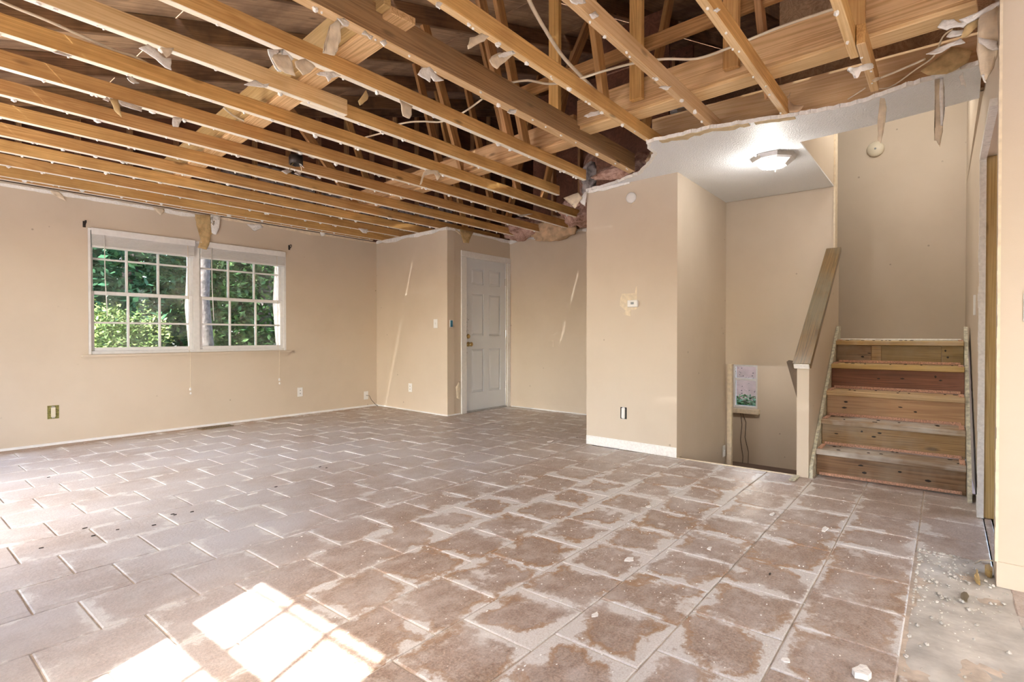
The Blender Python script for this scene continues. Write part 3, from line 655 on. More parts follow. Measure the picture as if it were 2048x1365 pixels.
# front door
door = struct(empty('door_1', (5.56, 4.97, 0)), 'white six-panel front door with scuffed edge')
DX0, DX1, DY = 5.148, 5.974, 4.962
pc = [(5.262, 5.505), (5.615, 5.858)]; pz = [(1.725, 1.935), (1.03, 1.60), (.26, .85)]
s_ = MB().box((DX0, DY+.016, .022), (DX1, DY+.04, 2.068))
xs = [DX0]+[v for p in pc for v in p]+[DX1]; zs = [.022]+sorted(v for p in pz for v in p)+[2.068]
for i in range(5):
    for j in range(7):
        if i in (1, 3) and j in (1, 3, 5): continue
        s_.box((xs[i], DY, zs[j]), (xs[i+1], DY+.016, zs[j+1]))
slab = s_.build('door_slab', M['door_white'], door)
for a, c in pc:
    for z0, z1 in pz:
        MB().add([(a+.002, DY+.0155, z0+.002), (c-.002, DY+.0155, z0+.002), (c-.002, DY+.0155, z1-.002), (a+.002, DY+.0155, z1-.002), (a+.032, DY+.001, z0+.032), (c-.032, DY+.001, z0+.032), (c-.032, DY+.001, z1-.032), (a+.032, DY+.001, z1-.032)],
                 [(0,1,5,4),(1,2,6,5),(2,3,7,6),(3,0,4,7),(4,5,6,7)]).build('door_panel', M['door_white'], slab)
MB().box((5.145, 4.951, .0), (5.1475, 5.08, 2.085)).box((5.9745, 4.951, 0), (5.979, 5.08, 2.085)).box((5.1475, 4.951, 2.0705), (5.9745, 5.08, 2.084)).build('door_jamb', M['white_trim'], door)
bbox('door_casing', (5.040, 4.931, .0), (5.140, 4.949, 2.075), M['white_trim'], door); bbox('door_casing', (5.985, 4.931, 0), (6.056, 4.949, 2.075), M['white_trim'], door); bbox('door_casing', (5.040, 4.929, 2.076), (6.056, 4.949, 2.15), M['white_trim'], door)
box('threshold', (5.148, 4.94, .0), (5.974, 5.06, .02), M['nickel'], door)
MB().lathe([(.032, 0), (.032, -.006), (.014, -.012), (.012, -.035), (.027, -.045), (.030, -.062), (.018, -.074)], (5.195, DY, .915), 'y').build('door_knob', M['brass'], slab, True)
MB().lathe([(.030, 0), (.030, -.008), (.022, -.018), (.012, -.020)], (5.195, DY, 1.02), 'y').build('deadbolt', M['brass'], slab, True)
for z in (1.80, 1.06, .32): MB().box((5.955, DY-.002, z-.05), (5.974, DY, z+.05)).tube([(5.978, DY-.006, z-.05), (5.978, DY-.006, z+.05)], .007, 8).build('hinge', M['nickel'], door)
r = random.Random(9); b = MB()
for i in range(60):
    z = r.gauss(1.05, .17); blob(b, (DX0+.004+abs(r.gauss(0, .022)), DY-.0003, z), (r.uniform(.002, .006), .0012, r.uniform(.003, .012)), r)
o = b.build('grime_speck', M['iron'], slab); o['kind'] = 'stuff'

# ================================================================== STAIRS
XR = [4.50, 4.71, 4.93, 5.155, 5.39]; ZR = [.195, .392, .594, .798, .988]; SY0, SY1 = -.104, .744
st = tag(empty('staircase', (4.5, .32, 0)), 'bare wooden stairs of mismatched boards going up beside the half wall', 'stairs')
def board(name, lo, hi, mat, parent, lab=None):
    """board whose grain runs along y"""
    c = Vector(((lo[0]+hi[0])/2, lo[1], lo[2])); L = hi[1]-lo[1]; hx = (hi[0]-lo[0])/2
    bm = MB().bevbox((0, -hx, 0), (L, hx, hi[2]-lo[2]), .004)
    me = bpy.data.meshes.new(name); me.from_pydata(bm.v, [], bm.f); me.update(); me.materials.append(mat)
    o = link(name, me, c, parent); o.rotation_euler = (0, 0, math.pi/2)
    if lab: o['label'] = lab
    return o
tl = ['grey weathered lowest tread', 'grey weathered second tread', 'yellow pine third tread', 'golden pine fourth tread', 'top step edge board']
rl = ['dark brown speckled lowest riser', 'tan stained second riser', 'orange pine third riser', 'dark red fourth riser', 'olive pieced top riser']
for i in range(5):
    zt = ZR[i]; z0 = 0.002 if i == 0 else ZR[i-1]; xn = XR[i]-.03; xb = XR[i+1]+.0 if i < 4 else XR[i]+.12
    board('tread', (xn, SY0, zt-.038), (xb, SY1, zt), TREADS[i], st, tl[i])
    if i < 4: board('riser', (XR[i], SY0, z0), (XR[i]+.02, SY1, zt-.0385), RISERS[i], st, rl[i])
    else:
        for ya, yb, m_ in ((SY0, .03, 4), (.0305, .42, 4), (.4205, .49, 1), (.4905, SY1, 0)): board('riser', (XR[i], ya, z0), (XR[i]+.02, yb, zt-.0385), RISERS[m_], st, rl[i] if m_ == 4 and ya > 0 else None)
    MB().bevbox((XR[i]-.012, SY0+.02, z0+.003), (XR[i]-.001, SY1-.02, z0+.024), .003).build('tack_strip', M['strip'], st)
    for ya in (SY0+.005, SY1-.035): MB().bevbox((XR[i]+.01, ya, zt), (xb-.025, ya+.03, zt+.008), .002).build('tack_strip', M['strip'], st)
r = random.Random(3)
b = MB()
for i in range(5):
    for _ in range(9): blob(b, (XR[i]+r.uniform(.02, .2)*(i < 4), r.uniform(SY0+.03, SY1-.03), ZR[i]+.002), (r.uniform(.004, .014), r.uniform(.006, .022), .004), r)
    for _ in range(4): blob(b, (XR[i]-.001, r.uniform(SY0+.08, SY1-.08), ZR[i]-r.uniform(.07, .14)), (.003, r.uniform(.008, .022), r.uniform(.005, .011)), r)
o = b.build('pad_scrap', M['iron'], st); o['kind'] = 'stuff'
MB().prism([(4.365, .745, .0), (4.365, .745, .085), (5.56, .745, 1.115), (5.64, .745, 1.115), (5.64, .745, .93), (4.62, .745, .0)], (0, .022, 0)).build('skirt_board', M['skirt'], st)
MB().prism([(4.33, -.106, .0), (4.33, -.106, .06), (5.58, -.106, 1.10), (5.70, -.106, 1.10), (5.70, -.106, .93), (4.62, -.106, .0)], (0, -.022, 0)).build('skirt_board', M['skirt'], st)
struct(MB().box((5.52, -.12, .90), (6.62, .77, .985)).box((5.81, .77, .90), (6.62, 2.2, .985)).build('floor_landing', M['grout']))
bbox('landing_edge_strip', (5.50, -.09, .9885), (5.56, .73, 1.004), M['gypsum'], st)
half = struct(MB().prism([(4.355, .77, 0), (4.355, .77, .822), (5.699, .77, 1.80), (5.699, .77, 0)], (0, .078, 0)).build('wall_half', M['wall']), 'sloping half wall between the two flights')
hr = tag(empty('handrail', (4.3, .81, .83)), 'worn dark wooden cap rail sloping up along the half wall', 'handrail')
beam_between('cap_rail', (4.30, .808, .812), (5.68, .808, 1.816), .118, .045, M['rail_wood'], hr)
bb = beam_between('rail_end', (4.292, .808, .806), (4.301, .808, .8125), .10, .038, M['gypsum'], hr); bb['label'] = 'pale broken rail end'
bt = MB().prism([tuple(at_x(p, 4.36)) for p in ((1573, 724), (1577, 721), (1597, 724), (1597, 808))], (.03, 0, 0)).build('rail_bracket', M['dark_wood']); tag(bt, 'dark triangular wooden bracket on the left of the half wall post', 'bracket')
struct(box('trim_4', (5.690, .800, 1.0), (5.815, .8145, 3.49), M['wall_edge']), 'pale corner edge where the half wall meets the tall stair wall')
# lower flight
ls = tag(empty('lower_staircase', (4.6, 1.3, -1.0)), 'flight of steps dropping to the lower level behind the floor edge', 'stairs')
for i in range(4):
    z = -.2*(i+1); board('tread', (4.40+.24*i, .86, z-.04), (4.67+.24*i, 1.74, z), TREADS[1], ls); board('riser', (4.40+.24*(i+1), .86, z-.2), (4.42+.24*(i+1), 1.74, z-.041), RISERS[1], ls)

# doorway on the right: exposed jamb stud, torn drywall edges
jm = struct(empty('trim_3', (4.04, -.2, 0)), 'bare wooden door jamb with torn white drywall edge')
me_ = beam_between('jamb_stud', (4.034, -.205, .0), (4.034, -.205, 2.035), .082, .022, M['jamb_wood'], jm, up=(-1, 0, 0))
b = MB(); r = random.Random(4)
for i in range(50):
    z = 2.045*i/50; wv = .005*noise.noise((0, i*.35, 2))
    b.box((4.012+wv*.5, -.168, z), (4.04, -.1385-wv, z+2.045/50))
b.build('drywall_edge', M['gypsum'], jm)
b = MB()
for i in range(24): b.box((3.10+.92*i/24, -.168, 2.018+.006*noise.noise((i*.4, 0, 1))), (3.10+.92*(i+1)/24, -.138, 2.05))
b.build('drywall_edge', M['gypsum'], jm)
b = MB()
for i in range(50): b.box((2.963, -.170, .1+2.3*i/50), (2.975, -.160+.003*noise.noise((i*.5, 3, 0)), .1+2.3*(i+1)/50))
b.build('corner_bead', M['wall_edge'], w_near)

# ================================================================== WALL FITTINGS
def plate(name, c, ax, label, cat, kind='outlet', size=(.074, .118), mat=None, open_=False):
    """wall plate; ax 'y' faces -y, 'x' faces -x"""
    c = Vector(c); w_, h_ = size; t = empty(name, c); tag(t, label, cat)
    def bx(nm, u0, u1, z0, z1, d0, d1, m, parent=t, bev=.002):
        lo, hi = ((c.x+u0, c.y-d1, c.z+z0), (c.x+u1, c.y-d0, c.z+z1)) if ax == 'y' else ((c.x-d1, c.y+u0, c.z+z0), (c.x-d0, c.y+u1, c.z+z1))
        return MB().bevbox(lo, hi, min(bev, (d1-d0)*.4)).build(nm, m, parent)
    if open_:
        bx('wall_box', -w_/2, w_/2, -h_/2, h_/2, .0005, .003, M['green_box'] if open_ == 2 else M['black']); bx('receptacle', -.017, .017, -.045, .045, .0035, .014, M['ivory'] if open_ == 2 else M['plastic'])
        for z in (-.02, .02): bx('socket_face', -.013, .013, z-.013, z+.013, .0145, .018, M['ivory'] if open_ == 2 else M['plastic'])
        for z in (-.05, .05): bx('mounting_ear', -.012, .012, z-.006, z+.006, .004, .007, M['nickel'])
        return t
    bx('cover_plate', -w_/2, w_/2, -h_/2, h_/2, .0005, .006, mat or M['plastic'])
    if kind == 'outlet':
        for z in (-.021, .021): bx('socket_face', -.016, .016, z-.014, z+.014, .0063, .0085, mat or M['plastic']); bx('socket_slots', -.007, .007, z-.004, z+.005, .0086, .0092, M['screen'])
    elif kind == 'switch': bx('toggle', -.005, .005, -.012, .012, .0063, .015, M['plastic'])
    elif kind == 'coax': MB().lathe([(.005, 0), (.005, -.012), (.003, -.014)], (c.x, c.y-.0063, c.z), 'y', 8).build('coax_stub', M['nickel'], t)
    return t
ex = lambda y: 4.80+.057*(y-4.95)
plate('wall_outlet', (1.20, YW, .31), 'y', 'outlet without cover in a rough olive hole left of the window', 'outlet', open_=2, size=(.085, .125))
plate('wall_outlet', (3.68, YW, .297), 'y', 'white outlet on the window wall below the right end of the sill', 'outlet')
cx_ = plate('cable_outlet', (4.70, YW, .165), 'y', 'white cable plate low in the corner with a wire hanging out', 'outlet', 'coax')
MB().tube([(4.70, 6.51, .165), (4.73, 6.49, .16), (4.75, 6.47, .10), (4.80, 6.44, .03), (4.83, 6.42, .006)], .0035, 6).build('coax_wire', M['iron'], cx_)
plate('light_switch', (ex(5.175)-.004, 5.175, 1.187), 'x', 'white light switch on the narrow wall left of the front door', 'switch', 'switch')
plate('wall_outlet', (ex(5.715)-.004, 5.715, .316), 'x', 'white outlet on the narrow wall below the light switch', 'outlet')
t = plate('switch_box', (4.868, 4.95, 1.184), 'y', 'open blue switch box beside the front door casing', 'switch box', 'none', (.062, .10), M['gypsum'])
MB().bevbox((4.846, 4.940, 1.142), (4.888, 4.9435, 1.226), .002).build('blue_box', M['blue'], t)
plate('blank_plate', (6.035, 4.204, .918), 'x', 'painted-over blank wall plate right of the front door', 'wall plate', 'none', (.085, .085), M['wall'])
plate('wall_outlet', (4.394, 2.262, .331), 'x', 'outlet without cover in a dark hole below the thermostat', 'outlet', open_=1, size=(.062, .105))
plate('light_switch', (5.62, 1.7655, -.15), 'y', 'white switch on the shaded stairwell side wall', 'switch', 'switch')
plate('light_switch', (2.97, -.275, 1.145), 'x', 'white switch at the right edge of the picture', 'switch', 'switch')
t = plate('light_switch', (4.17, -.1545+.0285, 1.21), 'x', 'white switch seen edge-on beside the bare door jamb', 'switch', 'none', (.012, .12))
th = tag(empty('thermostat', (4.39, 2.165, 1.283)), 'small white thermostat with a grey display on the tall beige block', 'thermostat')
bbox('thermostat_body', (4.362, 2.116, 1.283), (4.3895, 2.214, 1.345), M['plastic'], th, .005); bbox('display', (4.3605, 2.150, 1.307), (4.3622, 2.180, 1.328), M['screen'], th, .0005)
pp = [(1241, 598), (1244, 588), (1270, 587), (1272, 575), (1276, 570), (1281, 572), (1282, 600), (1284, 612), (1270, 620), (1262, 620), (1261, 633), (1246, 629), (1252, 622), (1240, 612)]
MB().prism([tuple(at_x(p, 4.3925)) for p in pp], (-.003, 0, 0)).build('bare_paint_patch', M['wall_edge'], w_cl)['label'] = 'unpainted cream patch behind the thermostat'
ca = tag(empty('cover_disc', (4.39, 2.19, 2.21)), 'round white cap high on the tall beige block', 'cap')
MB().lathe([(.048, 0), (.048, -.010), (.038, -.018), (.01, -.019)], (4.392, 2.19, 2.258), 'x', 24).build('cap_disc', M['plastic'], ca, True); MB().tube([(4.391, 2.165, 2.215), (4.391, 2.20, 2.175)], .003, 6).build('scratch', M['paper_beige'], ca)
sm = tag(empty('smoke_alarm', (6.62, .577, 2.86)), 'round cream smoke alarm high on the wall above the stairs', 'smoke alarm')
MB().lathe([(.076, 0), (.076, -.016), (.066, -.032), (.02, -.036)], (6.619, .577, 2.935), 'x', 28).build('alarm_body', M['ivory'], sm, True); MB().lathe([(.010, -.0355), (.009, -.040)], (6.619, .577, 2.935), 'x', 10).build('test_button', M['screen'], sm)
for x, z, lab in ((1.445, 2.115, 'left dark curtain hook above the window corner'), (3.54, 2.155, 'right dark curtain hook above the window corner')):
    t = tag(empty('curtain_hook', (x, YW, z-.03)), lab, 'hook', 'curtain hooks')
    bbox('hook_plate', (x-.012, YW-.004, z-.03), (x+.012, YW-.0005, z+.03), M['iron'], t, .001)
    MB().tube([(x, YW-.004, z-.01), (x, YW-.04, z-.005), (x+.004, YW-.055, z+.012), (x+.006, YW-.045, z+.03), (x+.003, YW-.02, z+.032)], .005, 6).build('hook_arm', M['iron'], t, True)
fv = tag(empty('floor_vent', (2.56, 6.36, 0)), 'dark floor register near the window wall', 'vent')
box('vent_recess', (2.42, 6.32, .0008), (2.74, 6.42, .003), M['black'], fv)
MB().box((2.41, 6.31, .001), (2.75, 6.321, .008)).box((2.41, 6.419, .001), (2.75, 6.43, .008)).box((2.41, 6.321, .001), (2.421, 6.419, .008)).box((2.739, 6.321, .001), (2.75, 6.419, .008)).build('vent_frame', M['rail_wood'], fv)
for i in range(12): box('vent_slat', (2.43+.0255*i, 6.322, .0032), (2.442+.0255*i, 6.418, .007), M['rail_wood'], fv)

# hall ceiling light, half its glass gone
LP = at_z((1547, 318), 2.385); LP.z = ZC
cl = tag(empty('ceiling_light', (LP.x, LP.y, 2.33)), 'flush ceiling light with a bare lit bulb in the hall', 'light')
def octo(r0, r1, z0, z1, n=8, a0=math.pi/8, ks=None):
    b = MB(); 
    for k in (ks or range(n)):
        a, c = a0+2*math.pi*k/n, a0+2*math.pi*(k+1)/n
        p = lambda r, an, z: (LP.x+r*math.cos(an), LP.y+r*math.sin(an), z)
        b.add([p(r0-.006, a, z0), p(r0-.006, c, z0), p(r0, c, z0), p(r0, a, z0), p(r1-.006, a, z1), p(r1-.006, c, z1), p(r1, c, z1), p(r1, a, z1)], BF)
    return b
octo(.165, .150, ZC-.001, ZC-.03).build('light_rim', M['nickel'], cl); octo(.150, .135, ZC-.031, ZC-.042).build('light_band', M['white_trim'], cl)
MB().lathe([(.13, -.002), (.13, -.006), (.02, -.008)], (LP.x, LP.y, ZC), n=8).build('reflector_plate', M['white_trim'], cl)
octo(.134, .095, ZC-.043, ZC-.075, ks=(5, 6, 7, 0)).build('glass_shade', M['shade'], cl)
BP = at_z((1536, 331), 2.335)
MB().lathe([(.014, .06), (.016, .03), (.024, .012), (.029, -.006), (.027, -.02), (.016, -.031), (.002, -.034)], BP, n=16).build('bulb', M['bulb'], cl, True)
MB().lathe([(.019, .06), (.019, .035)], BP, n=12).build('bulb_socket', M['white_trim'], cl)
MB().tube([(BP.x+.03, BP.y-.045, ZC-.06), (BP.x+.03, BP.y-.045, ZC-.115)], .003, 6).build('retaining_stem', M['white_trim'], cl)
pl = bpy.data.objects.new('hall_bulb_light', bpy.data.lights.new('hall_bulb_light', 'POINT')); C.objects.link(pl); pl.location = BP-Vector((0, 0, .055)); pl.data.energy = 3.8; pl.data.shadow_soft_size = .05; pl.data.color = (1, .95, .88)

up_ = bpy.data.objects.new('upstairs_lamp_light', bpy.data.lights.new('upstairs_lamp_light', 'POINT')); C.objects.link(up_); up_.location = (5.35, .32, 3.40); up_.data.energy = 9; up_.data.shadow_soft_size = .15; up_.data.color = (1, .94, .86)  # added fill to brighten the stairs, no fixture here
lo_ = bpy.data.objects.new('lower_hall_lamp_light', bpy.data.lights.new('lower_hall_lamp_light', 'POINT')); C.objects.link(lo_); lo_.location = (6.35, 1.7, .84); lo_.data.energy = 4; lo_.data.shadow_soft_size = .05; lo_.data.color = (1, .94, .86)  # added fill hidden under the landing, no fixture here
# old fan junction box between joists
JB = at_z((592, 322), 2.455)
jb = tag(empty('junction_box', (JB.x, JB.y, 2.41)), 'dark round ceiling fan box hanging with loose wires between joists', 'junction box')
MB().lathe([(.052, .07), (.055, .0), (.047, .0), (.044, .06)], (JB.x, JB.y, 2.425), n=16).build('metal_box', M['iron'], jb, True)
box('hanger_bar', (JB.x-.012, 3.83, 2.492), (JB.x+.012, 4.225, 2.505), M['nickel'], jb)
for i in range(4): MB().tube([(JB.x+.02*math.cos(i*1.6), JB.y+.02*math.sin(i*1.6), 2.46), (JB.x+.05*math.cos(i*1.6+.4), JB.y+.05*math.sin(i*1.6), 2.41), (JB.x+.05*math.cos(i*2.1), JB.y+.06*math.sin(i*1.9), 2.375+.01*i)], .003, 5).build('loose_wire', (M['cable'], M['brass'], M['iron'], M['plastic'])[i], jb)

# electrical cables in the open ceiling
def cable(label, pts, z, r=.006):
    P = [at_z(p, zz) for p, zz in zip(pts, z if isinstance(z, list) else [z]*len(pts))]
    Q = []
    for i in range(len(P)-1):       # Catmull-Rom
        a, b_, c, d = P[max(i-1, 0)], P[i], P[i+1], P[min(i+2, len(P)-1)]
        for k in range(6):
            u = k/6; Q.append(.5*((2*b_)+(c-a)*u+(2*a-5*b_+4*c-d)*u*u+(3*b_-a-3*c+d)*u**3))
    Q.append(P[-1]); tag(MB().tube(Q, r, 7).build('electrical_cable', M['cable'], smooth=True), label, 'cable')
cable('thick white cable drooping diagonally behind the bright joists', [(1050, -25), (1062, 8), (1088, 55), (1125, 112), (1165, 155), (1195, 185), (1228, 213), (1255, 238)], 2.60, .010)
cable('cream cable waving across the top of the right strongback', [(1020, 166), (1055, 161), (1100, 168), (1150, 160), (1205, 143), (1270, 126), (1330, 118), (1395, 117), (1465, 93), (1540, 62), (1600, 40), (1680, 14)], 2.58, .007)
cable('pale cable slanting across the upper left joists', [(0, 2), (42, 20), (92, 40), (170, 75), (232, 102), (268, 113), (312, 137)], 2.525, .007)
cable('cable dipping between joists left of the ceiling centre', [(448, 216), (468, 232), (490, 243), (515, 258), (545, 268)], 2.52, .007)
cable('short cable looping above the middle joists', [(722, 277), (742, 272), (764, 266)], 2.53, .006)
cable('pale cable bridging the gap above the middle joists', [(795, 249), (822, 244), (850, 243), (885, 243), (925, 226), (965, 198)], 2.54, .006)
cable('thin cable hanging by the torn ceiling edge on the right', [(1672, 214), (1700, 196), (1731, 176)], 2.45, .004)
cable('thin cable running up to the torn corner on the right', [(1758, 178), (1785, 172), (1830, 140), (1868, 112), (1885, 75), (1905, 58)], [2.44, 2.44, 2.45, 2.46, 2.47, 2.48], .004)
cable('thin cord stretched toward the hanging ceiling scrap', [(1755, 158), (1800, 140), (1850, 118)], 2.45, .006)

# ================================================================== TORN DRYWALL SCRAPS
def scrap(label, poly, plane, val, mat='gypsum', th=.006, curl=.02, name='drywall_scrap', frame=None):
    """hanging flake: outline on a vertical plane, subdivided, curled and given thickness"""
    if frame: poly = [(frame[0]+x/frame[2], frame[1]+y/frame[2]) for x, y in poly]
    f = at_y if plane == 'y' else at_x
    P = [f(p, val) for p in poly]
    bm = bmesh.new(); bm.faces.new([bm.verts.new(p) for p in P])
    bmesh.ops.triangulate(bm, faces=bm.faces[:]); bmesh.ops.subdivide_edges(bm, edges=bm.edges[:], cuts=2, use_grid_fill=True)
    top = max(p.z for p in P); hgt = max(.02, top-min(p.z for p in P)); ph = R.uniform(0, 90); n = Vector((0, -1, 0)) if plane == 'y' else Vector((-1, 0, 0))
    for v in bm.verts:
        k = (top-v.co.z)/hgt; v.co += n*(curl*k*k+.008*noise.noise(v.co*22+Vector((ph, 0, 0))))
        v.co += Vector((noise.noise(v.co*35), noise.noise(v.co*35+Vector((9, 0, 0))), noise.noise(v.co*35+Vector((0, 9, 0)))))*.005
    ex_ = bmesh.ops.extrude_face_region(bm, geom=bm.faces[:]); bmesh.ops.translate(bm, verts=[g for g in ex_['geom'] if isinstance(g, bmesh.types.BMVert)], vec=-n*th)
    bm.verts.index_update(); vv = [v.co.copy() for v in bm.verts]; ff = [[v.index for v in g.verts] for g in bm.faces]; bm.free()
    o = mesh(name, vv, ff, M[mat], None, True); tag(o, label, 'drywall scrap'); return o
A, B4, C8, D0 = (0, 0, 5.12), (400, 0, 5.12), (800, 0, 5.12), (1200, 0, 5.12)
J = lambda k: YJ[k]-.022
scrap('long strip of drywall paper hanging from the dark beam', [(1430,190),(1540,250),(1440,290),(1430,420),(1360,580),(1240,555),(1290,440),(1330,260)], 'y', J(4)-.02, 'paper_beige', frame=B4)
scrap('white gypsum lump at the top of the long hanging strip', [(1405,195),(1470,180),(1530,235),(1500,275),(1430,270)], 'y', J(4)-.035, frame=B4)
scrap('large beige flap with a white torn border on a middle joist', [(740,600),(760,560),(900,560),(945,640),(960,790),(860,765),(790,720)], 'y', J(5)-.012, 'paper_beige', frame=B4)
scrap('white torn border around the large beige flap', [(695,505),(850,500),(960,600),(940,620),(880,570),(770,570),(760,640),(815,750),(770,745),(735,660)], 'y', J(5), frame=B4)
scrap('second beige flap hanging beside the large one', [(980,620),(1080,600),(1180,680),(1120,750),(1040,780),(970,690)], 'y', J(5), 'paper_beige', frame=B4)
scrap('ragged white shred right of the two beige flaps', [(1225,735),(1380,728),(1440,775),(1340,795),(1300,850),(1280,790),(1180,760)], 'y', J(5), frame=B4)
scrap('white lumps on the dark beam right of the long strip', [(1640,350),(1690,310),(1780,370),(1750,400),(1680,385)], 'y', J(4)-.02, frame=B4)
scrap('torn white tuft on the dark beam', [(1830,430),(1900,395),(1915,440),(1860,490)], 'y', J(4)-.02, frame=B4)
scrap('upper curled beige flap on the joist right of the dark beam', [(640,500),(720,390),(840,340),(905,370),(860,420),(740,480),(640,535)], 'y', J(3), 'paper_beige', curl=.04, frame=C8)
scrap('lower curled pale flap on the joist right of the dark beam', [(865,650),(920,580),(1000,545),(1150,520),(1185,550),(1060,640),(935,725),(870,690)], 'y', J(3), 'paper_beige', curl=.04, frame=C8)
scrap('white gypsum crust on the lower curled flap', [(970,580),(1060,535),(1150,520),(1185,548),(1080,580),(1000,600)], 'y', J(3)-.012, frame=C8)
scrap('forked white and beige scrap under the dark beam', [(165,770),(230,700),(300,690),(370,740),(445,830),(330,835),(300,790),(285,850)], 'y', J(4)-.02, frame=C8)
scrap('flat white chip near the end of the right joist', [(1850,1195),(1960,1150),(2040,1135),(2045,1175),(1900,1212)], 'y', J(3), frame=C8)
scrap('small white chip under the dark beam', [(1075,1160),(1130,1120),(1195,1120),(1180,1165),(1100,1180)], 'y', J(4)-.02, frame=C8)
scrap('white lump at the top edge of the picture', [(1690,-30),(1880,-30),(1900,30),(1780,62),(1720,30)], 'y', J(2), frame=C8)
scrap('white wad on a bright joist near the top edge', [(1910,160),(2010,110),(2030,160),(1960,210)], 'y', J(2), frame=C8)
scrap('white wad at the upper end of the joist right of the dark beam', [(345,90),(380,20),(440,30),(400,80),(370,120)], 'y', J(3), frame=C8)
scrap('white smear of plaster on the joist by the ceiling light', [(570,910),(640,880),(730,890),(670,920),(620,915)], 'y', J(2), frame=D0)
scrap('white tag on the stamped joist near the top right', [(1135,110),(1200,80),(1240,95),(1180,130)], 'y', J(1), frame=D0)
scrap('ragged shredded drywall on the upper left joist', [(1420,490),(1510,450),(1580,490),(1640,560),(1690,590),(1755,600),(1740,730),(1680,700),(1600,620),(1520,560)], 'y', J(6), frame=A)
scrap('small square flake beside the shredded drywall', [(1650,490),(1780,495),(1740,580),(1690,600)], 'y', J(6), 'paper_beige', frame=A)
scrap('tan pointed paper flap on an upper left joist', [(1125,1010),(1215,1020),(1240,1210),(1170,1130)], 'y', J(8), 'paper_tan', frame=A)
scrap('white crumb left of the tan pointed flap', [(1050,1020),(1100,990),(1130,1030),(1110,1055)], 'y', J(8), frame=A)
scrap('white ragged flake right of the tan pointed flap', [(1220,1030),(1290,1050),(1460,1100),(1440,1150),(1300,1110),(1240,1085)], 'y', J(8), frame=A)
scrap('single white square tag hanging from an upper left joist', [(1770,1190),(1865,1210),(1825,1305),(1765,1300)], 'y', J(8), frame=A)
scrap('white smear by the knot hole on the second upper left joist', [(520,530),(600,520),(735,580),(640,578)], 'y', J(7), frame=A)
scrap('white lumps under the joist with the dark gash', [(1300,790),(1360,785),(1420,850),(1360,870),(1320,830)], 'y', J(7), frame=A)
scrap('tan leaf-like curl on a middle joist', [(1615,1040),(1700,930),(1725,980),(1700,1030),(1625,1090)], 'y', J(5), 'paper_tan', frame=B4)
scrap('torn grey-white rag hanging from a middle joist', [(0,1020),(60,1050),(130,1090),(110,1180),(75,1225),(20,1190)], 'y', J(5), 'paper_beige', frame=C8)
scrap('white splash on the spliced joist', [(430,880),(560,815),(640,860),(710,850),(680,900),(520,885)], 'y', J(6), frame=B4)
scrap('white chip beside the fan box', [(1100,430),(1190,405),(1225,430),(1150,455)], 'y', J(9), frame=(400, 230, 5.12))
scrap('white chip below the fan box', [(830,580),(890,555),(950,575),(880,612)], 'y', J(10), frame=(400, 230, 5.12))
scrap('small white wad below the fan box', [(960,600),(1010,570),(1045,595),(1010,625)], 'y', J(10), frame=(400, 230, 5.12))
scrap('white and tan scrap folded over a middle joist', [(190,720),(240,590),(270,560),(390,570),(420,620),(380,670),(350,600),(250,620),(205,720)], 'y', J(7), 'paper_beige', frame=(800, 230, 5.12))
scrap('thin white splinter among the far joists', [(1185,1035),(1230,1020),(1365,1013),(1240,1048)], 'y', J(8), frame=(800, 230, 5.12))
scrap('white chip on a far joist left of the fan box shadow', [(1800,620),(1900,595),(1870,630),(1825,640)], 'y', J(9), frame=(400, 230, 5.12))
scrap('white tag low over the corner of the window wall', [(1620,1160),(1720,1170),(1700,1215),(1660,1210)], 'y', J(13), frame=(400, 230, 5.12))
# on the walls
W2 = (0, 400, 2.576)
scrap('large brown paper tear hanging over the top of the window', [(1005,75),(1115,78),(1108,130),(1112,160),(1085,180),(1075,235),(1060,258),(1015,248),(1032,205),(1012,130)], 'y', YW-.012, 'paper_tan', .004, .02, frame=W2)
scrap('white chewed edge beside the brown paper tear', [(1085,78),(1135,82),(1130,150),(1112,180),(1088,170),(1105,120)], 'y', YW-.016, 'gypsum', .006, .005, frame=W2)
scrap('grey triangular flap below the wall top at far left', [(508,775),(600,778),(640,820),(675,890),(600,855),(530,800)], 'y', YW-.015, 'paper_beige', .003, .02, frame=(0, 230, 5.12))
scrap('small pale triangle flap above the left half of the window', [(1560,945),(1680,960),(1690,985),(1635,1030)], 'y', YW-.012, 'paper_beige', .003, .02, frame=(0, 230, 5.12))
scrap('torn notch of brown and white board above the right half of the window', [(480,1120),(620,1120),(650,1150),(560,1190),(540,1180)], 'y', YW-.012, 'gypsum', .004, .005, frame=(400, 230, 5.12))
scrap('white crumpled bit on the wall top left of the corner', [(1220,1180),(1270,1170),(1280,1230),(1240,1245)], 'y', YW-.012, frame=(400, 230, 5.12))
scrap('tan triangular flap above the front door', [(565,150),(635,168),(605,225),(580,222)], 'y', 4.938, 'paper_tan', .004, .02, frame=(700, 400, 2.575))
scrap('pale triangle of paper left of the tan door flap', [(525,148),(570,152),(572,185)], 'y', 4.94, 'paper_beige', .003, .01, frame=(700, 400, 2.575))
scrap('pale scrap on the wall corner by the window', [(255,150),(290,148),(275,190),(250,190)], 'y', 6.2, 'paper_beige', .003, .01, frame=(700, 400, 2.575))
scrap('beige triangular flap at the top left of the tall beige block', [(180,1135),(380,1062),(440,1130),(400,1200),(360,1285),(300,1190)], 'x', 4.37, 'paper_beige', .008, .03, frame=(1100, 230, 6.827))
scrap('white torn corner of the tall beige block', [(400,1170),(470,1060),(500,1050),(480,1250),(430,1210)], 'x', 4.385, 'gypsum', .01, .01, frame=(1100, 230, 6.827))
